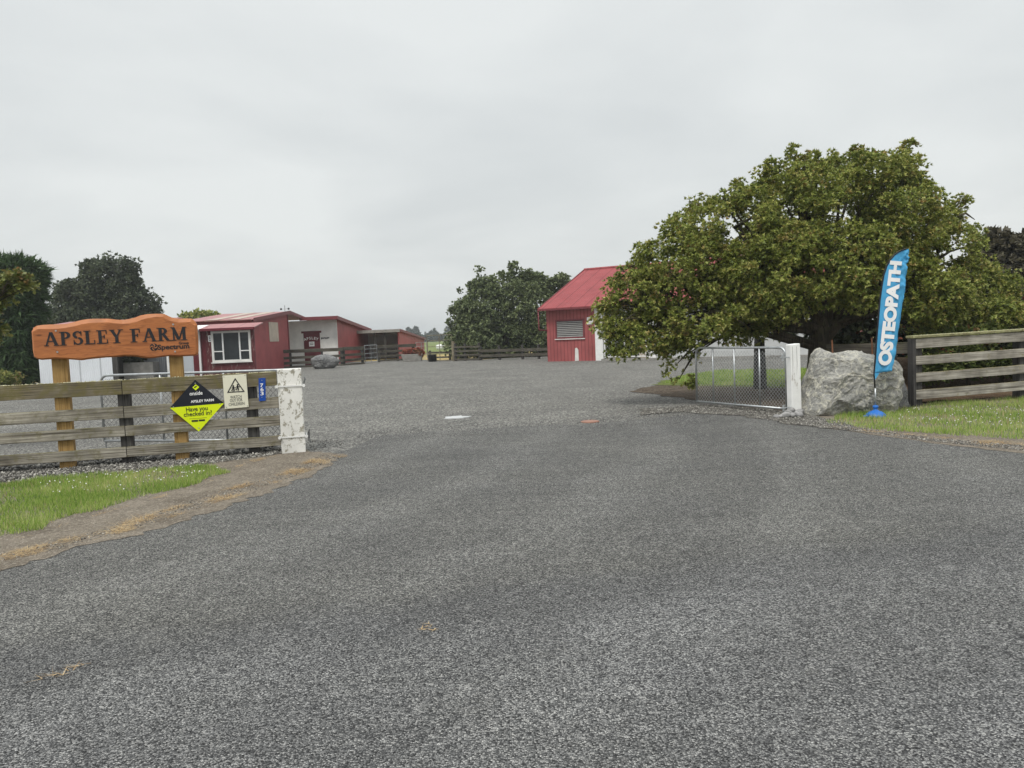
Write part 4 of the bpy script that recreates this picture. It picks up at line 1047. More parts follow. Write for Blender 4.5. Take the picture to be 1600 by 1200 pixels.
# ------------------------------------------------------------------ foliage
LOBED = np.array([(0,0),(.10,.20),(.42,.40),(.13,.50),(.38,.80),(0,1.1),(-.38,.80),(-.13,.50),(-.42,.40),(-.10,.20)])
OVAL = np.array([(0,0),(.38,.35),(.34,.7),(0,1),(-.34,.7),(-.38,.35)])
DIAM = np.array([(0,0),(.5,.45),(0,1),(-.5,.45)])
STAR = np.array([(0,0),(.46,.42),(.14,.58),(0,1.1),(-.14,.58),(-.46,.42)])
SPRAY = np.array([(0,0),(.5,.35),(.2,.6),(0,1),(-.2,.6),(-.5,.35)])
def foliage(lobes, n_clump, tips, leaves, ll, lw, cr_, seed, shape=DIAM, up=0.3, inner=0.25, spread=1.0, depth=0.3, low=None, keep_in=0.75):
    """leaves in tufts: clumps on the lobes' skins, twig tips on each clump's outer shell, a rosette at each tip"""
    rng = np.random.default_rng(seed)
    C = np.array([l[0] for l in lobes], float); S = np.array([l[1] for l in lobes], float)
    S = np.maximum(S - 0.55 * cr_, S * 0.45)
    ar = (S[:,0]*S[:,1] + S[:,1]*S[:,2] + S[:,0]*S[:,2]) + 0.15 * cr_ * cr_; pr_ = ar/ar.sum()
    li = rng.choice(len(lobes), n_clump, p=pr_)
    d = rng.normal(size=(n_clump, 3)); d /= np.linalg.norm(d, axis=1)[:, None]
    inn = rng.uniform(size=n_clump) < inner
    rad = np.where(inn, rng.uniform(0.35, 0.8, n_clump), 1 - depth*rng.beta(1.0, 2.5, n_clump))
    c = C[li] + d*S[li]*rad[:, None]
    ok = np.ones(n_clump, bool)
    for j in range(len(lobes)):
        dist = np.linalg.norm((c - C[j])/S[j], axis=1); ok &= ~((dist < keep_in) & (li != j) & ~inn)
    if low is not None: ok &= c[:, 2] > low
    c, d = c[ok], d[ok]; n = len(c)
    crs = cr_*rng.uniform(0.55, 1.15, n)
    q = rng.normal(size=(n, tips, 3)); q /= np.linalg.norm(q, axis=2)[..., None]
    q += d[:, None, :]*0.55 + np.array([0, 0, 0.25]); q /= np.linalg.norm(q, axis=2)[..., None]
    q *= (rng.uniform(0.15, 1.0, (n, tips, 1)) ** 0.6)*np.array([1, 1, 0.75])
    tc2 = (c[:, None, :] + q*crs[:, None, None]).reshape(-1, 3); td = (q*0.9 + d[:, None, :]*0.4).reshape(-1, 3)
    n2 = len(tc2)*leaves; b = np.repeat(tc2, leaves, 0); od = np.repeat(td, leaves, 0)
    od = od*0.8 + np.array([0, 0, up]); rv_ = rng.normal(size=(n2, 3)); rv_ /= np.linalg.norm(rv_, axis=1)[:, None]
    dr = od + rv_*spread; dr /= np.linalg.norm(dr, axis=1)[:, None]
    ref = rng.normal(size=(n2, 3))*0.45 + np.array([0, 0, 0.8]) + od*0.5
    sd_ = np.cross(dr, ref); sd_ /= np.maximum(np.linalg.norm(sd_, axis=1), 1e-6)[:, None]
    nm = np.cross(sd_, dr)
    sz = rng.uniform(0.65, 1.25, n2)
    k = len(shape); V = np.zeros((n2, k, 3))
    for i, (sx, sy) in enumerate(shape):
        V[:, i] = b + dr*(sy*ll*sz)[:, None] + sd_*(sx*lw*sz)[:, None] - nm*((sy**2)*0.18*ll*sz)[:, None]
    return V, c
def LB(px, py, d, rx, rz, ry=None):
    s = d/FPX; p = P(px, py, d); return (tuple(p), (rx*s, ry if ry else rx*s*0.9, rz*s))
def limbs(mb, base, r0, lobes, top, rng, crook=0.25, extra=None, seed=0):
    b = Vector(base); t = Vector(top); k = 7; pts = []; rs = []
    for i in range(k+1):
        q = i/k; p = b.lerp(t, q) + Vector((mnoise.noise(Vector((q*3, seed, 0))), mnoise.noise(Vector((q*3, seed, 5))), 0))*crook*q*(1-q)*3
        pts.append(p); rs.append(r0*(1.25 if i == 0 else 1.0)*(1-0.55*q))
    mb.tube(pts, rs, 12)
    for (c, s) in lobes:
        c = Vector(c); st = pts[3 + (hash(round(c.x*10)) % (k-3))]; e = c + Vector((0, 0, s[2]*0.3)); n = 6; pp = []; rr_ = []
        for i in range(n+1):
            q = i/n; pp.append(st.lerp(e, q) + Vector((mnoise.noise(Vector((q*4, c.x, seed))), mnoise.noise(Vector((q*4, c.y, seed))), 0.6*q*(1-q) + .4*mnoise.noise(Vector((q*4, c.z, 1)))))*0.3*min(1, (e-st).length/2)); rr_.append(r0*0.27*(1-0.85*q))
        mb.tube(pp, rr_, 7)
        for m in range(5):
            i = rng.randint(2, n); v = Vector((rng.gauss(0,1), rng.gauss(0,1), rng.gauss(0.2,1))).normalized()
            e2 = c + Vector((v.x*s[0], v.y*s[1], v.z*s[2]))*0.9; q0 = pp[i]; mid = q0.lerp(e2, .5) + Vector((0, 0, .1))
            mb.tube([q0, mid, e2], [r0*.14, r0*.09, r0*.03], 5)
    return mb
def tree(name, label, cat, base, r0, top, lobes, mats, seed, fol, group=None, extra_lobes=None, shoots=None):
    t = thing(name, label, cat, (base[0], base[1], 0), 0, group)
    rng = random.Random(seed); mb = MB(); limbs(mb, base, r0, lobes, top, rng, seed=seed)
    mb.build('trunk', mats[0], t, True, loc=None)
    tr = t.children[0]; tr.location = (-base[0], -base[1], 0)
    V, c = foliage(lobes + (extra_lobes or []), seed=seed, **fol)
    if shoots:                          # loose leading shoots along the outline
        f2 = dict(fol); f2.update(shoots[1]); V = np.concatenate([V, foliage(shoots[0], seed=seed + 1, **f2)[0]])
    cr_o = np_mesh('crown', V, V.shape[1], mats[1], t); cr_o.location = (-base[0], -base[1], 0)
    return t

# big pin oak on the right
oak_l = [LB(1310,355,17.2,150,104,2.2), LB(1225,342,17.0,95,82,1.5), LB(1385,335,17.2,60,80,1.2), LB(1150,385,16.6,105,95,1.5), LB(1070,430,16.3,85,95,1.2), LB(1005,462,16.2,58,62,.8),
         LB(972,492,16.2,50,42,.5), LB(985,528,16.0,46,36,.5), LB(1015,432,16.3,46,38,.6), LB(1030,515,16.0,66,46,.7), LB(1110,500,15.6,70,48,.8), LB(1462,420,17.3,55,86,1.5), LB(1515,470,17.6,70,62,1.3), LB(1215,430,15.6,105,88,.9), LB(1320,420,15.4,100,75,.9),
         LB(1440,465,15.9,75,62,.8), LB(1062,565,15.9,22,36,.3), LB(1088,540,16.0,28,28,.3), LB(1545,500,16.4,60,42,.8), LB(1590,480,17.2,40,36,.7), LB(1330,276,17.2,95,32,1.4), LB(1240,270,17,34,30,.6), LB(1410,262,17.2,24,26,.5),
         LB(1300,430,18.6,170,60,1.0), LB(1200,470,17.6,60,28,.7), LB(1150,515,16.6,70,30,.6), LB(1222,508,17.6,45,26,.5), LB(1490,350,17.3,30,34,.6)]
tr = P(1272, 600, 17.0)
tree('oak_tree', 'big spreading olive green oak behind the slim white post and boulder', 'tree', (tr.x, 17.0, -0.05), 0.30, tuple(P(1296, 440, 17.1)), oak_l,
     (M['trunk'], M['oak']), 71, dict(n_clump=1600, tips=42, leaves=7, ll=0.070, lw=0.064, cr_=0.35, shape=STAR, up=0.35, inner=0.24, depth=0.30, keep_in=0.85),
     shoots=([LB(x, y, d, r, r*1.5, r*d/FPX) for x, y, d, r in ((1240,240,17,13),(1205,262,17,10),(1270,246,17,10),(1300,244,17.2,12),(1338,242,17.2,11),(1362,248,17.2,9),(1418,238,17.2,14),(1440,285,17.2,12),(1452,300,17.2,10),(1150,292,16.8,11),(1118,310,16.8,10),(1088,328,16.5,12),(1058,345,16.4,10),(1000,388,16.2,8),(968,440,16.2,10),(955,478,16.2,12),(946,500,16.2,11),(950,532,16.1,10),(962,552,16,10),(1508,322,17.3,13),(1528,365,17.4,12),(1482,322,17.3,11),(1548,415,17.4,12),(1585,445,17.4,12),(1075,598,15.9,10),(1050,590,15.9,9))],
             dict(n_clump=170, tips=9, cr_=0.17, inner=0.1, up=0.6, keep_in=0.5)))

# side branch of another oak reaching in at far left
sb_l = [LB(-75,480,13,50,60,.8), LB(-18,505,13,24,34,.4), LB(24,443,13,24,9,.25), LB(-15,446,13,30,18,.4), LB(0,470,13,20,14,.3)]
tree('oak_tree', 'reddish green oak branch reaching into the photo at the far left', 'tree', (P(-190,700,13).x, 13.0, -0.05), 0.16, tuple(P(-110,470,13)), sb_l,
     (M['trunk'], M['oak2']), 73, dict(n_clump=130, tips=14, leaves=6, ll=0.09, lw=0.075, cr_=0.24, shape=LOBED, up=0.2, inner=0.2, depth=0.4))
# round dark tree behind the name board
dk = [LB(175,450,60,48,46), LB(140,470,60,55,38), LB(205,480,60,45,36), LB(185,420,60,36,22), LB(115,455,60,28,18), LB(105,490,60,32,20), LB(228,500,60,26,24), LB(150,425,60,26,22), LB(95,512,60,40,20), LB(160,505,60,75,30)]
tree('round_tree', 'dark round broadleaf tree rising behind the orange name board', 'tree', (P(165,552,60).x, 60, 0), 0.3, tuple(P(168,470,60)), dk, (M['trunk'], M['dark_leaf']), 75,
     dict(n_clump=900, tips=14, leaves=6, ll=0.24, lw=0.16, cr_=0.85, shape=DIAM, up=0.1, inner=0.15, depth=0.35, keep_in=0.8))
# olive tree over the shed roof
ol = [LB(312,497,72,26,9,2.5), LB(300,512,72,25,14,2.5), LB(330,510,72,22,14,2.5)]
tree('small_tree', 'flat topped olive green tree peeking over the red shed roof', 'tree', (P(312,545,72).x, 72, 0), 0.2, tuple(P(312,512,72)), ol, (M['trunk'], M['oak']), 77,
     dict(n_clump=380, tips=4, leaves=5, ll=0.34, lw=0.24, cr_=0.6, shape=DIAM, up=0.3, inner=0.15, depth=0.3))
# broad clump in the middle
ce = [LB(760,495,54,48,52), LB(744,512,54,36,44), LB(800,488,54,48,52), LB(845,490,54,42,58), LB(720,540,54,28,30), LB(775,530,54,60,35), LB(840,530,54,50,34), LB(790,462,54,38,30), LB(758,456,54,24,26), LB(720,480,54,16,18), LB(712,520,54,16,30), LB(872,455,55,22,26), LB(830,448,55,30,26)]
sp = [LB(735,448,54,6,9), LB(782,428,54,5,9), LB(815,428,54,5,9), LB(838,432,54,6,8), LB(870,438,54,7,8), LB(708,486,54,6,6), LB(722,455,54,6,7), LB(704,505,54,7,6), LB(749,430,54,6,14), LB(801,417,54,6,11), LB(800,434,54,10,13), LB(826,432,54,9,13), LB(846,438,54,9,9), LB(880,440,55,12,12), LB(770,440,54,8,10), LB(862,443,54,8,8), LB(750,448,54,14,12)]
tree('broadleaf_tree', 'broad dark green tree with spiky top shoots left of the red barn', 'tree', (P(790,563,54).x, 54, 0), 0.3, tuple(P(792,480,54)), ce, (M['trunk'], M['alder']), 79,
     dict(n_clump=1500, tips=16, leaves=6, ll=0.17, lw=0.12, cr_=0.70, shape=DIAM, up=0.4, inner=0.15, depth=0.38, keep_in=0.82), extra_lobes=None, shoots=(sp, dict(n_clump=190, tips=8, cr_=0.34, inner=0.1, up=0.7, keep_in=0.5)))
# purple tree at right edge
pu = [LB(1590,420,27,60,50), LB(1560,400,27,38,40), LB(1620,400,27,50,50), LB(1545,385,27,22,30), LB(1550,440,27,35,40), LB(1600,460,27,60,40)]
tree('purple_tree', 'dark purple leaved tree at the right edge behind the oak', 'tree', (P(1600,560,27).x, 27, 0), 0.22, tuple(P(1600,470,27)), pu, (M['trunk'], M['purple']), 81,
     dict(n_clump=900, tips=4, leaves=5, ll=0.22, lw=0.16, cr_=0.4, shape=DIAM, up=0.2, inner=0.15, depth=0.3))
# shrubs behind the right fence
sh_ = [((1462,558,15.7),(30,34),'leafy green shrub with red berries just right of the boulder behind the fence'), ((1512,552,15.9),(34,38),'green berry shrub in the middle behind the right fence'), ((1566,545,16.2),(40,44),'tall green berry shrub behind the right end of the fence'), ((1622,540,16.6),(44,46),'green berry shrub cut by the right edge of the photo')]
for i, ((px, py, d), (rx, rz), lab) in enumerate(sh_):
    g = P(px, 600, d)
    lob = [LB(px,py,d,rx,rz), LB(px-18,py-22,d,rx*.6,rz*.5), LB(px+20,py-26,d,rx*.6,rz*.5), LB(px,py+22,d,rx*1.0,rz*.45)]
    tree('berry_shrub', lab, 'shrub', (g.x, d, 0.1), 0.05, (g.x, d, 0.8), lob, (M['trunk'], M['shrub']), 90+i, dict(n_clump=300, tips=4, leaves=6, ll=0.11, lw=0.075, cr_=0.25, shape=OVAL, up=0.4, inner=0.2, depth=0.35), 'berry shrubs behind the right fence')
# dark hedge behind the boulder
hl = [LB(px, 505 + (i % 2)*8, 21.5 + (i % 3)*.3, 45, 62, .9) for i, px in enumerate(range(1300, 1640, 40))]
hb = P(1450, 560, 21.5)
hg = thing('hedge', 'dark clipped hedge with red flecks in the shade behind the oak', 'hedge', (hb.x, 21.5, 0))
V, c = foliage(hl, 1500, 4, 6, .15, .11, .3, 85, OVAL, 0.2, 0.25, 1.0, 0.35)
o = np_mesh('hedge_leaves', V, V.shape[1], M['hedge'], hg); o.location = (-hb.x, -21.5, 0)
mb = MB()
for px in range(1290, 1640, 22): p = P(px, 560, 21.6); mb.tube([(p.x-hb.x, 0, 0), (p.x-hb.x+.1, .05, 1.0), (p.x-hb.x-.05, 0, 1.9)], [.05, .04, .02], 6)
mb.build('stems', M['trunk'], hg)
# tall clipped conifer hedge at left
ch = [LB(px, py, 35, 30, 22, 1.3) for px in (-70, -35, 0, 34) for py in (424, 440, 462, 490, 520, 550, 580)]
cb_ = P(-10, 600, 35)
cg = thing('conifer_hedge', 'tall dark conifer hedge with ragged side at the far left', 'hedge', (cb_.x, 35, 0))
V, c = foliage(ch, 3600, 4, 5, .42, .085, .35, 87, SPRAY, 0.0, 0.2, 0.55, 0.35, keep_in=0.9)
# sprays sweep up and outwards
o = np_mesh('foliage', V, V.shape[1], M['conifer'], cg); o.location = (-cb_.x, -35, 0)
mb = MB()
for px in (-70, -35, 0, 30): p = P(px, 600, 35.5); mb.tube([(p.x-cb_.x, .5, -.1), (p.x-cb_.x, .5, 4.6)], [.2, .06], 8)
mb.build('trunk', M['trunk'], cg)
rs_ = [LB(8, 594, 31, 26, 14, .7), LB(-25, 592, 31, 28, 18, .8)]
tree('low_shrub', 'low reddish shrub at the foot of the conifer hedge', 'shrub', (P(10,620,31).x, 31, 0), .04, tuple(P(10,600,31)), rs_, (M['trunk'], M['oak2']), 89, dict(n_clump=120, tips=4, leaves=5, ll=.16, lw=.07, cr_=.25, shape=OVAL, up=.5, inner=.2, depth=.4))
# far hedge and trees on the horizon
hz = [((x, 300 + 3*math.sin(x*.1), 1.2), (4, 2, 1.6)) for x in np.arange(-70, 70, 4.5)]
V, c = foliage(hz, 2200, 3, 4, .9, .7, .8, 91, DIAM, .2, .2, 1, .3)
o = np_mesh('far_hedge', V, 4, M['far_leaf']); tag(o, 'dark clipped hedge line across the far field', 'hedge', None, 'stuff')
rng = random.Random(4); tz = []
for i in range(46):
    x = rng.uniform(-80, 60); h_ = rng.uniform(3, 6.5); tz += [((x, 370, h_*.5), (rng.uniform(1.2,2.2), 1.6, h_*.5)), ((x+rng.uniform(-1,1), 370, h_*.85), (.9, .9, h_*.3))]
V, c = foliage(tz, 3200, 3, 4, 1.0, .7, .8, 93, DIAM, .5, .2, 1, .3)
o = np_mesh('far_trees', V, 4, M['far_leaf']); tag(o, 'pale row of distant trees on the horizon', 'trees', None, 'stuff')

# ------------------------------------------------------------------ red barn on the right
BA = R(-30); bp = P(856, 565, 43.0); BO = (bp.x, 43.0)
brn = thing('red_barn', 'red board barn with a red iron roof and white cage doors beside the oak', 'barn', (BO[0], BO[1], 0), BA)
bl = lambda px, py, off=0: PLW(px, py, (BO[0] - off*math.sin(BA), BO[1] + off*math.cos(BA)), BA)
xa = bl(930, 520)[0]; xb = bl(942, 520)[0]; xc = bl(1010, 520)[0]; xd = bl(1025, 520)[0]
ez, rz_, half, BL = 3.0, 5.35, 6.05, 15.0
wz0 = -0.1
win = (bl(870, 515)[0], bl(911, 515)[0], 1.33, 2.22)
mb = MB()                                   # red wall with a hole for the window
mb.box(0, win[0], 0, .12, wz0, ez); mb.box(win[1], xa, 0, .12, wz0, ez); mb.box(win[0], win[1], 0, .12, wz0, win[2]); mb.box(win[0], win[1], 0, .12, win[3], ez)
mb.build('wall', M['red_wall'], brn)
g = MB(); g.prism([(0, 0), (1, 0), (1, 1), (0, 1)], 0, 0.1)
for x in (0.0, BL-.12):                     # gable ends and back
    a = [(x, .12, wz0), (x, half*2, wz0), (x, half*2, ez), (x, half, rz_-.1), (x, .12, ez)]; b = [(p[0]+.12, p[1], p[2]) for p in a]
    MB().add(a+b, [(0,1,2,3,4), (9,8,7,6,5)] + [(i, 5+i, 5+(i+1) % 5, (i+1) % 5) for i in range(5)]).build('wall', M['red_flat'], brn)
MB().box(.12, BL-.12, half*2-.12, half*2, wz0, ez).build('wall', M['red_flat'], brn)
MB().box(xd, BL-.12, 0.02, .14, wz0, ez).build('wall', M['grey_white'], brn)
MB().box(xb, xc, .02, .12, 2.65, ez).build('lintel', M['grey_white'], brn)
MB().box(xa+.003, xb, -.06, .2, wz0, ez-.02).build('pier', M['white'], brn, False, .01)
MB().box(xc, xd-.003, -.06, .2, wz0, ez-.02).build('pier', M['white'], brn, False, .01)
MB().box(xb, BL, -.35, 2.0, -.08, .10).build('slab', M['concrete'], brn)
MB().box(.13, BL-.13, 2.9, 3.0, 0, ez).build('inner_wall', M['dark'], brn)
MB().box(xc-.62, xc-.01, .5, .9, .10, .85).build('block_wall', M['cream'], brn)
for x0, x1 in ((xb+.03, (xb+xc)/2-.01), ((xb+xc)/2+.01, xc-.03)):   # cage doors
    d = MB(); y = .06
    for (a, b, c_, e) in ((x0, x0+.06, .16, 2.6), (x1-.06, x1, .16, 2.6), (x0+.06, x1-.06, .16, .22), (x0+.06, x1-.06, 2.54, 2.6), (x0+.06, x1-.06, 1.32, 1.40)): d.box(a, b, y-.02, y+.02, c_, e)
    do = d.build('cage_door', M['white'], brn)
    chain_mesh(MB(), x0+.06, x1-.06, .22, 2.54, y, .16, .006).build('door_mesh', M['white'], do)
wf_ = MB()
for (a, b, c_, e) in ((win[0]-.08, win[0], win[2]-.08, win[3]+.08), (win[1], win[1]+.08, win[2]-.08, win[3]+.08), (win[0], win[1], win[3], win[3]+.08), (win[0], win[1], win[2]-.08, win[2])): wf_.box(a, b, -.03, .10, c_, e)
wo = wf_.build('window', M['red_trim'], brn)
mb = MB(); nsl = 9
for i in range(nsl):
    z = win[2] + (win[3]-win[2])*(i+.5)/nsl; hh_ = (win[3]-win[2])/nsl*.36
    mb.hexa([(win[0], -.015, z-hh_), (win[1], -.015, z-hh_), (win[1], -.008, z-hh_), (win[0], -.008, z-hh_)], [(win[0], .03, z+hh_*.8), (win[1], .03, z+hh_*.8), (win[1], .037, z+hh_*.8), (win[0], .037, z+hh_*.8)])
mb.build('louvre', M['louvre'], wo)
MB().box(win[0]-.12, win[1]+.12, -.07, -.032, win[2]-.13, win[2]-.083).build('sill', M['dirty_white'], wo)
MB().box(win[0]-.01, win[1]+.01, .105, .115, win[2], win[3]).build('backing', M['dark'], wo)
# roof
mb = MB(); ov = .35; x0, x1 = -.3, BL+.3; slope = (rz_-ez)/half
def rp(y): return ez + slope*y
for (ya, yb) in ((-ov, half), (2*half+ov, half)):
    za, zb = ez - slope*ov, rz_
    mb.hexa([(x0, ya, za+.05), (x1, ya, za+.05), (x1, yb, zb+.05), (x0, yb, zb+.05)], [(x0, ya, za+.09), (x1, ya, za+.09), (x1, yb, zb+.09), (x0, yb, zb+.09)])
mb.build('roof', M['red_roof'], brn)
MB().tube([(x0-.02, half, rz_+.10), (x1+.02, half, rz_+.10)], .09, 8).build('ridge_cap', M['red_roof'], brn)
MB().hexa([(x0-.05, -ov-.02, ez-slope*ov-.10), (x0-.005, -ov-.02, ez-slope*ov-.10), (x0-.005, half, rz_-.06), (x0-.05, half, rz_-.06)], [(x0-.05, -ov-.02, ez-slope*ov+.10), (x0-.005, -ov-.02, ez-slope*ov+.10), (x0-.005, half, rz_+.14), (x0-.05, half, rz_+.14)]).build('barge_board', M['red_trim'], brn)
gz = ez-slope*ov
MB().box(x0, x1, -ov-.12, -ov-.01, gz-.04, gz+.06).build('gutter', M['red_trim'], brn)
MB().tube([(x0+.03, -ov-.06, gz), (x0+.03, -ov-.06, 1.83), (x0+.05, -ov-.02, 1.78), (.02, -.03, 1.74), (.06, -.03, .05)][:4], .04, 8).build('downpipe', M['red_trim'], brn, True)
s0, s1 = bl(917, 500, -.03)[0], bl(926.5, 500, -.03)[0]
nb = MB().box(s0, s1, -.028, -.008, 1.98, 2.36).build('notice_board', M['white_ink'], brn)
MB().prism([(s0+.10, 2.24), (s0+.12, 2.15), (s0+.2, 2.19), (s0+.27, 2.15), (s0+.30, 2.25), (s0+.27, 2.29), (s0+.24, 2.24)], -.034, -.029).build('print', M['letter'], nb); MB().box(s0+.08, s1-.08, -.034, -.029, 2.04, 2.06).build('print', M['letter'], nb)
b0, b1 = bl(898, 550)[0], bl(904, 550)[0]
mb = MB(); mb.prism([(b0, .0), (b1, .02), (b1-.01, .62), (b1-.1, .74), (b0+.03, .70)], -.008, -.001); mb.build('bare_board', M['dirty_white'], brn)

# grain silo behind the barn
sl_ = P(1026, 520, 76)
si = thing('grain_silo', 'pale grey silo with a ribbed conical cap behind the barn roof', 'silo', (sl_.x, 76, 0))
MB().lathe([(2.9, -.1), (2.9, 7.75)], n=32).build('cylinder', M['grey_white'], si, True)
MB().lathe([(3.0, 7.75), (.75, 9.75)], n=32).build('conical_roof', M['galv'], si)
MB().lathe([(.75, 9.75), (.75, 9.9), (.85, 9.92), (.8, 10.1), (.1, 10.2)], n=20).build('cap', M['galv_dull'], si)
mb = MB()
for i in range(16): a = 2*math.pi*i/16; mb.tube([(3.0*math.cos(a), 3.0*math.sin(a), 7.8), (.76*math.cos(a), .76*math.sin(a), 9.8)], .05, 5)
mb.build('rib', M['galv_dull'], si)

# ------------------------------------------------------------------ red cabin with the white window
CYY = 38.0
ca, cb2 = P(322, 545, CYY), P(398, 545, CYY); cabw = cb2.x - ca.x
cab = thing('red_cabin', 'small flaking dark red cabin with a white framed window', 'cabin', (ca.x, CYY, 0))
ch_, cdp = 2.45, 0.9
wx0, wx1 = P(333, 540, CYY).x-ca.x, P(390, 540, CYY).x-ca.x
wzt, wzb = P(360, 519, CYY).z, P(360, 563, CYY).z
mb = MB(); mb.box(0, wx0, 0, .1, 0, ch_); mb.box(wx1, cabw, 0, .1, 0, ch_); mb.box(wx0, wx1, 0, .1, 0, wzb); mb.box(wx0, wx1, 0, .1, wzt, ch_); mb.build('wall', M['red_worn'], cab)
mb = MB(); mb.box(cabw-.1, cabw, .1, cdp, 0, ch_+.1); mb.box(0, .1, .1, cdp, 0, ch_+.1); mb.box(.1, cabw-.1, cdp-.1, cdp, 0, ch_+.1); mb.build('wall', M['red_flat'], cab)
mb = MB()
for (a, b) in ((wx0-.07, wx0+.03), (wx1-.03, wx1+.07)): mb.box(a, b, -.04, .06, wzb-.07, wzt+.07)
mb.box(wx0+.03, wx1-.03, -.04, .06, wzt-.03, wzt+.07); mb.box(wx0+.03, wx1-.03, -.04, .06, wzb-.07, wzb+.03)
wo = mb.build('window', M['dirty_white'], cab)
ww_ = wx1-wx0; mA, mB_ = wx0+ww_*.27, wx0+ww_*.73
for q_ in (mA, mB_): MB().box(q_-.03, q_+.03, -.025, .05, wzb+.03, wzt-.03).build('glazing_bar', M['white'], wo)
zt_ = wzb + (wzt-wzb)*.33; MB().box(wx0+.03, mA-.03, -.02, .05, zt_-.025, zt_+.025).build('glazing_bar', M['white'], wo); MB().box(mB_+.03, wx1-.03, -.02, .05, zt_-.025, zt_+.025).build('glazing_bar', M['white'], wo)
MB().box(wx0+.03, wx1-.03, .03, .036, wzb+.03, wzt-.03).build('pane', M['glass'], wo)
MB().box(wx0-.12, wx1+.12, -.10, -.042, wzb-.12, wzb-.072).build('sill', M['dirty_white'], wo)
MB().hexa([(-.15,-.3,ch_-.03),(cabw+.15,-.3,ch_-.03),(cabw+.15,cdp+.2,ch_+.22),(-.15,cdp+.2,ch_+.22)], [(-.15,-.3,ch_+.02),(cabw+.15,-.3,ch_+.02),(cabw+.15,cdp+.2,ch_+.27),(-.15,cdp+.2,ch_+.27)]).build('roof', M['pink_roof'], cab)
MB().box(-.15, cabw+.15, -.34, -.303, ch_-.09, ch_+.03).build('fascia', M['red_dark'], cab)
n0 = P(325, 524, CYY).x-ca.x; no = MB().box(n0, n0+.17, -.02, -.004, P(327, 534, CYY).z, P(327, 524, CYY).z).build('notice', M['white_ink'], cab)
for i in range(3): z = P(327, 526+2.6*i, CYY).z; MB().box(n0+.05, n0+.12, -.024, -.021, z-.045, z).build('print', M['letter'], no)
# boarded porch on its left
pw = ca.x - P(286, 545, CYY+.3).x
mb = MB(); mb.box(-pw, -.004, .35, .42, 0, ch_); mb.build('porch_wall', M['red_dark'], cab)
for px in (289, 311): x = P(px, 545, CYY+.2).x-ca.x; MB().box(x-.05, x+.05, .24, .34, 0, ch_).build('porch_post', M['white'], cab)
MB().hexa([(-pw-.1,.1,ch_+.10),(-.16,-.2,ch_-.02),(-.16,1.5,ch_+.2),(-pw-.1,1.5,ch_+.2)], [(-pw-.1,.1,ch_+.16),(-.16,-.2,ch_+.04),(-.16,1.5,ch_+.26),(-pw-.1,1.5,ch_+.26)]).build('porch_roof', M['white'], cab)

# ------------------------------------------------------------------ tall red shed behind the cabin
SXR = -14.7; SY0, SY1, SY2 = 44.0, 51.0, 55.5; SLX = -18.7
shd = thing('red_shed', 'red sheet shed with a pink roof and pale skylight strips behind the cabin', 'shed', (SXR, SY0, 0))
ze, zr2, zb2 = 3.02, 3.62, 3.25
dY = SY1-SY0; dB = SY2-SY0
mb = MB(); a = [(-.1, .1, 0), (-.1, dY, 0), (-.1, dY, zr2), (-.1, .1, ze)]; mb.hexa(a, [(0, p[1], p[2]) for p in a]); mb.build('wall', M['red_flat'], shd)
MB().box(SLX-SXR, 0, 0, .1, 0, ze).build('wall', M['red_flat'], shd)
MB().box(-.06, .05, dY, dY+.14, 0, zr2-.05).build('corner_post', M['red_trim'], shd)
MB().box(SLX-SXR, -.1, dY+.0, dY+.1, 0, zr2-.2).build('wall', M['dirty_white'], shd)
mb = MB()
mb.hexa([(SLX-SXR-.2, -.3, ze-.0), (.2, -.3, ze-.0), (.2, dY, zr2+.04), (SLX-SXR-.2, dY, zr2+.04)], [(SLX-SXR-.2, -.3, ze+.05), (.2, -.3, ze+.05), (.2, dY, zr2+.09), (SLX-SXR-.2, dY, zr2+.09)])
mb.hexa([(SLX-SXR-.2, dY, zr2+.04), (.2, dY, zr2+.04), (.2, dB, zb2), (SLX-SXR-.2, dB, zb2)], [(SLX-SXR-.2, dY, zr2+.09), (.2, dY, zr2+.09), (.2, dB, zb2+.05), (SLX-SXR-.2, dB, zb2+.05)])
mb.build('roof', M['pink_roof'], shd)
sl2 = (zr2+.04-ze)/(dY+.3)
for xx in (-1.25, -2.5):
    y0_, y1_ = -.25, dY-.3; f_ = lambda y: ze + .05 + sl2*(y+.3) + .006
    MB().hexa([(xx, y0_, f_(y0_)), (xx+.6, y0_, f_(y0_)), (xx+.6, y1_, f_(y1_)), (xx, y1_, f_(y1_))], [(xx, y0_, f_(y0_)+.02), (xx+.6, y0_, f_(y0_)+.02), (xx+.6, y1_, f_(y1_)+.02), (xx, y1_, f_(y1_)+.02)]).build('skylight', M['sheet'], shd)
mb = MB()
for (ya, za, yb, zb) in ((-.3, ze, dY, zr2+.04), (dY, zr2+.04, dB, zb2)): mb.hexa([(.205, ya, za-.12), (.24, ya, za-.12), (.24, yb, zb-.12), (.205, yb, zb-.12)], [(.205, ya, za+.10), (.24, ya, za+.10), (.24, yb, zb+.10), (.205, yb, zb+.10)])
mb.build('barge_board', M['red_trim'], shd)
y0_ = SXR*FPX/(425-800)-SY0; y1_ = SXR*FPX/(439-800)-SY0
MB().box(.003, .03, y0_, y1_, 1.75, 2.95).build('wall_panel', M['sheet'], shd)
wv_ = thing('wind_vane', 'small weather vane on the ridge of the red shed', 'wind vane', (SXR-.1, SY1, zr2+.05))
MB().tube([(0,0,0), (0,0,.45)], .02, 6).build('mast', M['galv_dull'], wv_)
MB().tube([(-.22,0,.22), (.22,0,.22)], .014, 5).build('arm', M['galv_dull'], wv_)
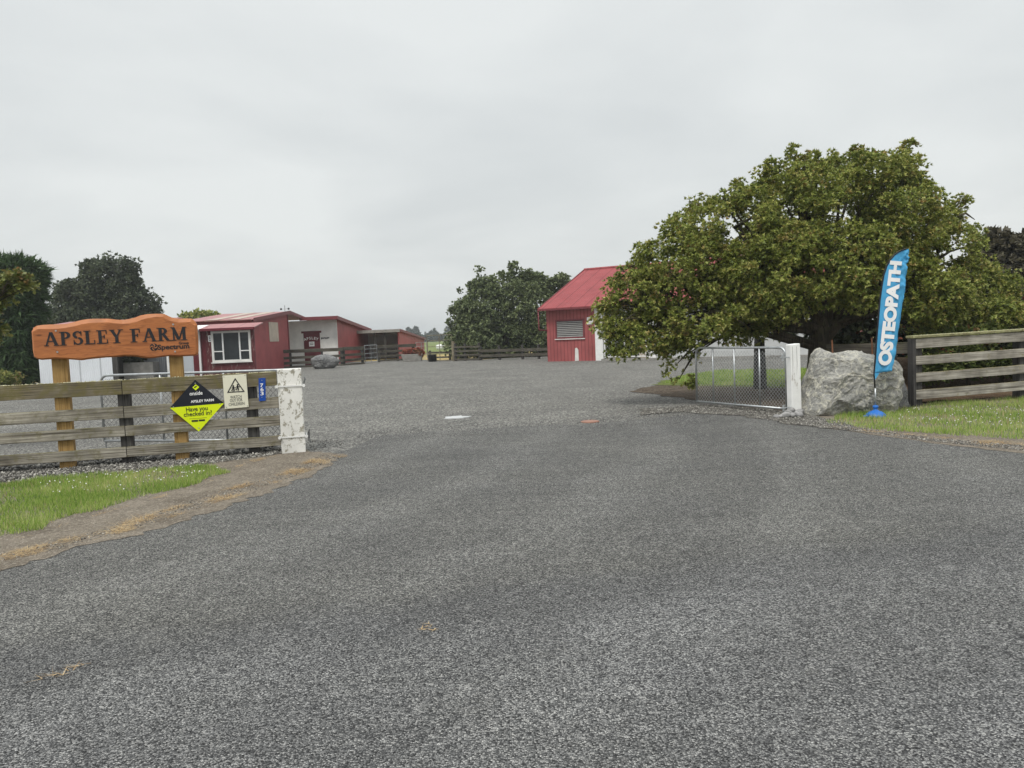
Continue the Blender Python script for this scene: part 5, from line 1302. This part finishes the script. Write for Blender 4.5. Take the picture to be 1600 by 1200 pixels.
for s in (-1, 1): MB().lathe([(.01,-.07), (.07,-.03), (.07,.03), (.02,.07)], (s*.25, 0, .21), 10).build('cup', M['black'], wv_)

# stable with the white front
stx0, stx1, sty0, sty1 = -16.2, -12.25, 54.6, 66.5
st = thing('stable', 'white fronted stable with a maroon door and red side wall', 'stable', (stx1, sty0, 0))
wl = stx0-stx1; wdz = 3.15
dpx = lambda px, py: (P(px, py, sty0).x-stx1, P(px, py, sty0).z)
d0, d1 = dpx(473.5, 520)[0], dpx(499.5, 520)[0]; dt = dpx(486, 520)[1]
mb = MB(); mb.box(wl, d0, 0, .12, 0, wdz); mb.box(d1, 0, 0, .12, 0, wdz); mb.box(d0, d1, 0, .12, dt, wdz); mb.build('wall', M['dirty_white'], st)
dr = MB().box(d0+.01, d1-.01, .03, .09, 0, dt-.01).build('door', M['red_dark'], st)
MB().box(d0-.12, d1+.12, -.05, .0-.002, dt-.02, dt+.12).build('lintel', M['red_dark'], st)
c = dpx(486, 528.5); mb = MB()
for i, chh in enumerate('APSLEY'):
    a = (i-2.5)*0.11; lettering(mb, chh, c[0]+(i-2.5)*.17, .022, c[1]-abs(i-2.5)**2*.012, .26, .006, -a)
mb.build('lettering', M['white_ink'], dr)
c = dpx(487, 537.5); po = MB().box(c[0]-.19, c[0]+.19, .012, .026, c[1]-.17, c[1]+.17).build('notice', M['white_ink'], dr)
for q_ in (.05, -.05): MB().box(c[0]-.12, c[0]+.12, .006, .010, c[1]+q_, c[1]+q_+.035).build('print', M['letter'], po)
c = dpx(508.5, 528.5); mb = MB()
for i in range(6): mb.box(c[0]-.3+.1*i, c[0]-.3+.1*i+.075, -.012, -.003, c[1]-.06+.02*((i*7) % 3), c[1]+.07)
mb.build('wall_lettering', M['letter'], st)
L2 = sty1-sty0
def szt(y): return 3.2 - 0.74*(y/L2)
mb = MB(); a = [(-.1, .12, 0), (-.1, L2, 0), (-.1, L2, szt(L2)), (-.1, .12, szt(.12))]; mb.hexa(a, [(0, p[1], p[2]) for p in a]); mb.box(wl, -.1, L2-.1, L2, 0, 2.4); mb.box(wl, wl+.1, .12, L2-.1, 0, 2.4); mb.build('wall', M['red_flat'], st)
xl = -2.35
MB().hexa([(xl, -.9, 3.30), (.25, -.9, 3.30), (.25, L2+.2, szt(L2)+.02), (xl, L2+.2, szt(L2)+.02)], [(xl, -.9, 3.36), (.25, -.9, 3.36), (.25, L2+.2, szt(L2)+.08), (xl, L2+.2, szt(L2)+.08)]).build('roof', M['pink_roof'], st)
MB().box(xl, .25, -.96, -.905, 3.14, 3.38).build('fascia', M['red_trim'], st)
MB().hexa([(.255, -.96, 3.14), (.30, -.96, 3.14), (.30, L2+.2, szt(L2)-.14), (.255, L2+.2, szt(L2)-.14)], [(.255, -.96, 3.39), (.30, -.96, 3.39), (.30, L2+.2, szt(L2)+.11), (.255, L2+.2, szt(L2)+.11)]).build('barge_board', M['red_trim'], st)

# open lean-to
ox1 = -8.95; oy0, oy1 = 62.0, 80.0
ol_ = thing('open_shed', 'open fronted lean-to with a red side wall beyond the stable', 'shed', (ox1, oy0, 0))
ow = -2.6; OL = oy1-oy0
mb = MB(); a = [(-.1, 0, 0), (-.1, OL, 0), (-.1, OL, 1.50), (-.1, 0, 2.28)]; mb.hexa(a, [(0, p[1], p[2]) for p in a]); mb.build('wall', M['red_flat'], ol_)
mb = MB(); mb.box(ow-1.5, -.1, 5.0, 5.1, 0, 2.0); mb.box(ow-1.6, ow-1.5, 0, OL, 0, 1.45); mb.build('back_wall', M['grey_white'], ol_)
MB().hexa([(ow-1.6, -.3, 2.32), (.15, -.3, 2.32), (.15, OL, 1.52), (ow-1.6, OL, 1.52)], [(ow-1.6, -.3, 2.38), (.15, -.3, 2.38), (.15, OL, 1.58), (ow-1.6, OL, 1.58)]).build('roof', M['pink_roof'], ol_)
MB().box(ow-1.6, .15, -.36, -.305, 2.16, 2.40).build('fascia', M['concrete'], ol_)
MB().hexa([(.155, -.36, 2.2), (.19, -.36, 2.2), (.19, OL, 1.42), (.155, OL, 1.42)], [(.155, -.36, 2.41), (.19, -.36, 2.41), (.19, OL, 1.6), (.155, OL, 1.6)]).build('barge_board', M['red_trim'], ol_)
for px in (602, 586): x = P(px, 540, oy0).x-ox1; MB().box(x-.08, x+.08, -.1, .06, 0, 2.2).build('post', M['post_dark'], ol_)

# ------------------------------------------------------------------ white iron shed behind the name board
wY = 32.0
w0, w1, w2, w3 = [P(px, 580, wY).x for px in (62, 176, 186, 264)]
ws = thing('white_shed', 'white corrugated iron shed behind the posts of the name board', 'shed', (w0, wY, 0))
W1, W2, W3 = w1-w0, w2-w0, w3-w0
MB().box(0, W1, 0, .1, -.1, 2.62).build('wall', M['white_iron'], ws)
mb = MB(); mb.box(W1, W3+.1, 2.2, 2.3, -.1, 2.62); mb.box(W3, W3+.1, 0, 2.2, -.1, 2.62); mb.box(0, .1, .1, 2.3, -.1, 2.62); mb.build('wall', M['white_iron'], ws)
MB().box(W1-.1, W1, .1, 2.2, -.1, 2.62).build('inner_wall', M['dark'], ws)
MB().box(W1, W1+.22, .02, .16, 0, 2.6).build('door_post', M['post_dark'], ws)
MB().hexa([(.05,-.3,2.62),(W3-.3,-.3,2.62),(W3-.3,2.4,2.90),(.05,2.4,2.90)], [(.05,-.3,2.67),(W3-.3,-.3,2.67),(W3-.3,2.4,2.95),(.05,2.4,2.95)]).build('roof', M['pink_roof'], ws)
MB().box(W3-.05, W3+.02, -.02, 0-.001, 0, 2.8).build('corner_trim', M['dirty_white'], ws)
tq = P(222, 592, 33.2)
tg = thing('concrete_planter', 'grey concrete planter in the recess of the white shed', 'planter', (tq.x, 33.2, 0))
mb = MB(); mb.box(-.65, .65, -.3, -.22, 0, 1.05); mb.box(-.65, .65, .22, .3, 0, 1.05); mb.box(-.65, -.57, -.22, .22, 0, 1.05); mb.box(.57, .65, -.22, .22, 0, 1.05); mb.build('tub', M['concrete'], tg)
MB().box(-.57, .57, -.22, .22, 0, .95).build('soil', M['mulch'], tg)
lob = [((tq.x-.2, 33.2, 1.45), (.55, .35, .4)), ((tq.x+.15, 33.2, 1.6), (.4, .3, .35)), ((tq.x-.5, 33.1, 1.3), (.3, .3, .35))]
tree('planter_shrub', 'dark shrub growing in the concrete planter by the white shed', 'shrub', (tq.x, 33.2, .95), .03, (tq.x, 33.2, 1.4), lob, (M['trunk'], M['dark_leaf']), 97, dict(n_clump=140, tips=4, leaves=5, ll=.14, lw=.08, cr_=.15, shape=OVAL, up=.4, inner=.2, depth=.4))

# ------------------------------------------------------------------ far yard fences and bits
def rail_fence(name, label, pA, pB, zs, posts, mat, pmat, th=.05, pw_=.14, ph=1.2, cat='fence'):
    ang = math.atan2(pB[1]-pA[1], pB[0]-pA[0]); L = math.hypot(pB[0]-pA[0], pB[1]-pA[1])
    t = thing(name, label, cat, (pA[0], pA[1], 0), ang)
    for i, (a, b) in enumerate(zs): rail(t, -.05, L+.05, a, b, 0.02*((i % 3)-1), -th, 0, mat, seed=pA[0]*3+i, seg=10)
    for f in posts: post_box(t, f*L, pw_, .003, pw_, ph, pmat)
    return t
a, b = P(406, 575, 49.5), P(536, 572, 50.5)
rail_fence('yard_fence', 'dark weathered rail fence in front of the stable door', (a.x, 49.5), (b.x, 50.5), ((.98, 1.2), (.57, .74), (.22, .40), (-.05, .12)), (.04, .37, .75, .985), 'rail_dark', 'post_dark')
a, b = P(538, 572, 50.6), P(569, 570, 52)
rail_fence('yard_fence', 'short dark rail fence right of the grey rock by the stable', (a.x, 50.6), (b.x, 52), ((.98, 1.22), (.60, .76), (.25, .42), (-.05, .12)), (.03, .97), 'rail_dark', 'post_dark')
a, b = P(592, 568, 55), P(650, 566, 56.5)
rail_fence('yard_fence', 'dark rail fence panel in front of the open lean-to', (a.x, 55), (b.x, 56.5), ((1.0, 1.22), (.66, .82), (.33, .48), (.05, .18)), (.02, .52, .95), 'rail_dark', 'post_dark')
def pipe_frame(name, label, pA, pB, z0, z1, xs, zs, r, mat, cat='gate'):
    ang = math.atan2(pB[1]-pA[1], pB[0]-pA[0]); L = math.hypot(pB[0]-pA[0], pB[1]-pA[1]); t = thing(name, label, cat, (pA[0], pA[1], 0), ang)
    f = MB(); f.tube([(0,0,z0), (0,0,z1), (L,0,z1), (L,0,z0), (0,0,z0)], r, 6, False); f.build('frame', mat, t)
    for x in xs: MB().tube([(x*L, 0, z0), (x*L, 0, z1)], r*.8, 6).build('upright_bar', mat, t)
    for z in zs: MB().tube([(0, 0, z), (L, 0, z)], r*.6, 5).build('crossbar', mat, t)
    return t
a, b = P(571, 572, 52.2), P(590, 569, 54)
pipe_frame('wire_gate', 'thin pale pipe gate between the two dark rail fences', (a.x, 52.2), (b.x, 54), .1, 1.25, (.5,), (.4, .7, 1.0), .025, M['galv'])
a, b = P(651, 566, 56.6), P(668, 567, 57.5)
pipe_frame('wire_gate', 'thin pale pipe gate beside the flower trough', (a.x, 56.6), (b.x, 57.5), .1, 1.28, (.5,), (.4, .7, 1.0), .025, M['galv'])
a, b = P(669, 567, 52), P(707, 566, 51)
pg = pipe_frame('stock_gate', 'tall slender timber and wire gate opening on the dry paddock', (a.x, 52), (b.x, 51), .05, 1.75, (.5,), (.5, 1.0, 1.4), .03, M['gate_wood'])
o = MB().box(-.09, .09, -.09, .09, -.1, 1.3).build('post', M['gate_wood'], pg, False, .01); o.location = (math.hypot(b.x-a.x, 1)+.12, 0, 0)
a, b = P(671, 566, 54), P(704, 566, 53.5)
rail_fence('yard_fence', 'low two rail fence behind the tall slender gate', (a.x, 54), (b.x, 53.5), ((.50, .62), (.15, .27)), (.03, .97), 'rail_dark', 'post_dark', ph=.7)
a, b = P(711, 566, 50.5), P(750, 565, 49.8)
rail_fence('yard_fence', 'taller dark stockyard rails left of the broad green tree', (a.x, 50.5), (b.x, 49.8), ((.86, .98), (.58, .70), (.30, .42), (.05, .16)), (.02, .4, .97), 'rail_dark', 'post_dark', ph=1.15)
a, b = P(751, 565, 49.8), P(858, 562, 47.8)
rail_fence('yard_fence', 'long low black rail fence under the broad green tree', (a.x, 49.8), (b.x, 47.8), ((.52, .70), (.20, .38)), (.0, .28, .62, .85), 'rail_dark', 'post_dark', ph=.92)
q = P(611, 566, 54.6)
br_ = P(676, 566, 51.2)
o = MB().lathe([(.0, 0), (.26, 0), (.28, .02), (.28, .44), (.29, .46), (.28, .48), (.27, .44), (.26, .40)], n=20).build('drum', M['black'], None, True); o.location = (br_.x, 51.2, 0); tag(o, 'black plastic drum beside the tall slender gate', 'drum')
tq2 = P(645, 568, 54.2)
ft2 = thing('flower_trough', 'stone flower trough in front of the lean-to', 'planter', (tq2.x, 54.2, 0))
mb = MB(); mb.hexa([(-.62,-.3,0),(.62,-.3,0),(.62,.3,0),(-.62,.3,0)], [(-.75,-.36,.5),(.75,-.36,.5),(.75,.36,.5),(-.75,.36,.5)]); mb.build('tub', M['concrete'], ft2, False, .03)
lob = [((tq2.x-.3, 54.2, .62), (.4, .3, .22)), ((tq2.x+.2, 54.2, .66), (.5, .3, .25)), ((tq2.x+.6, 54.1, .5), (.3, .3, .25))]
V, c = foliage(lob, 160, 4, 5, .10, .09, .12, 99, DIAM, .5, .2, 1, .4)
tag(np_mesh('flower_clump', V, 4, M['flower'], None, (tq2.x, 54.2, .5)), 'clump of red flowers growing in the stone trough', 'flowers')
rk = P(509, 577, 46.5); pr3 = [(-.85,.35),(-.78,.62),(-.5,.78),(-.1,.82),(.4,.80),(.72,.66),(.85,.40),(.7,.12),(.4,-.05),(-.3,-.05),(-.65,.1)][::-1]
o = pillow('boulder', pr3, 1.1, M['rock_dark'], None, .07, 8, 48, 22); o.location = (rk.x, 46.3, 0); tag(o, 'rounded dark grey rock in front of the stable rail fence', 'boulder')
wt = P(688, 541, 100); o = MB().lathe([(.0, 0), (.55, 0), (.58, .5), (.5, .62), (0, .7)], n=16).build('water_tank', M['white'], None, True); o.location = (wt.x, 100, 0); tag(o, 'small white tank in the far paddock', 'tank')

# puddle and valve lid in the yard
cp_ = G(713, 653); rngp = random.Random(3); n = 28
poly = []
for i in range(n):
    a = 2*math.pi*i/n; rr_ = 1 + .7*mnoise.noise(Vector((math.cos(a)*2.2, math.sin(a)*2.2, 3))); poly.append((cp_.x + .24*math.cos(a)*rr_, cp_.y + .22*math.sin(a)*rr_))
o = MB().add([(x-cp_.x, y-cp_.y, 0) for x, y in poly] + [(x-cp_.x, y-cp_.y, .014) for x, y in poly], [tuple(range(n-1, -1, -1)), tuple(range(n, 2*n))] + [(i, (i+1) % n, n+(i+1) % n, n+i) for i in range(n)]).build('access_cover', M['grey_white'])
o.location = (cp_.x, cp_.y, .004); tag(o, 'worn white painted cover set in the yard gravel', 'cover')
cq = G(922, 660); o = MB().lathe([(0, 0), (.165, 0), (.165, .018), (.14, .026), (0, .026)], n=20).build('valve_lid', M['orange'], None, True); o.location = (cq.x, cq.y, .004); tag(o, 'faded orange round valve lid set in the yard gravel', 'lid')

hm = bpy.data.materials.new('haze'); hm.use_nodes = True; ht = hm.node_tree; ht.nodes.clear()
ho = ht.nodes.new('ShaderNodeOutputMaterial'); hv = ht.nodes.new('ShaderNodeVolumePrincipled')
hv.inputs['Color'].default_value = (0.86, 0.90, 0.92, 1); hv.inputs['Density'].default_value = 0.0008; hv.inputs['Anisotropy'].default_value = 0.2
ht.links.new(hv.outputs[0], ho.inputs['Volume'])
hz_o = MB().box(-720, 720, -70, 920, -1.0, 14.0).build('haze', hm); hz_o['kind'] = 'stuff'; hz_o['label'] = 'thin pale haze over the farm'

print('objects', len(bpy.data.objects))
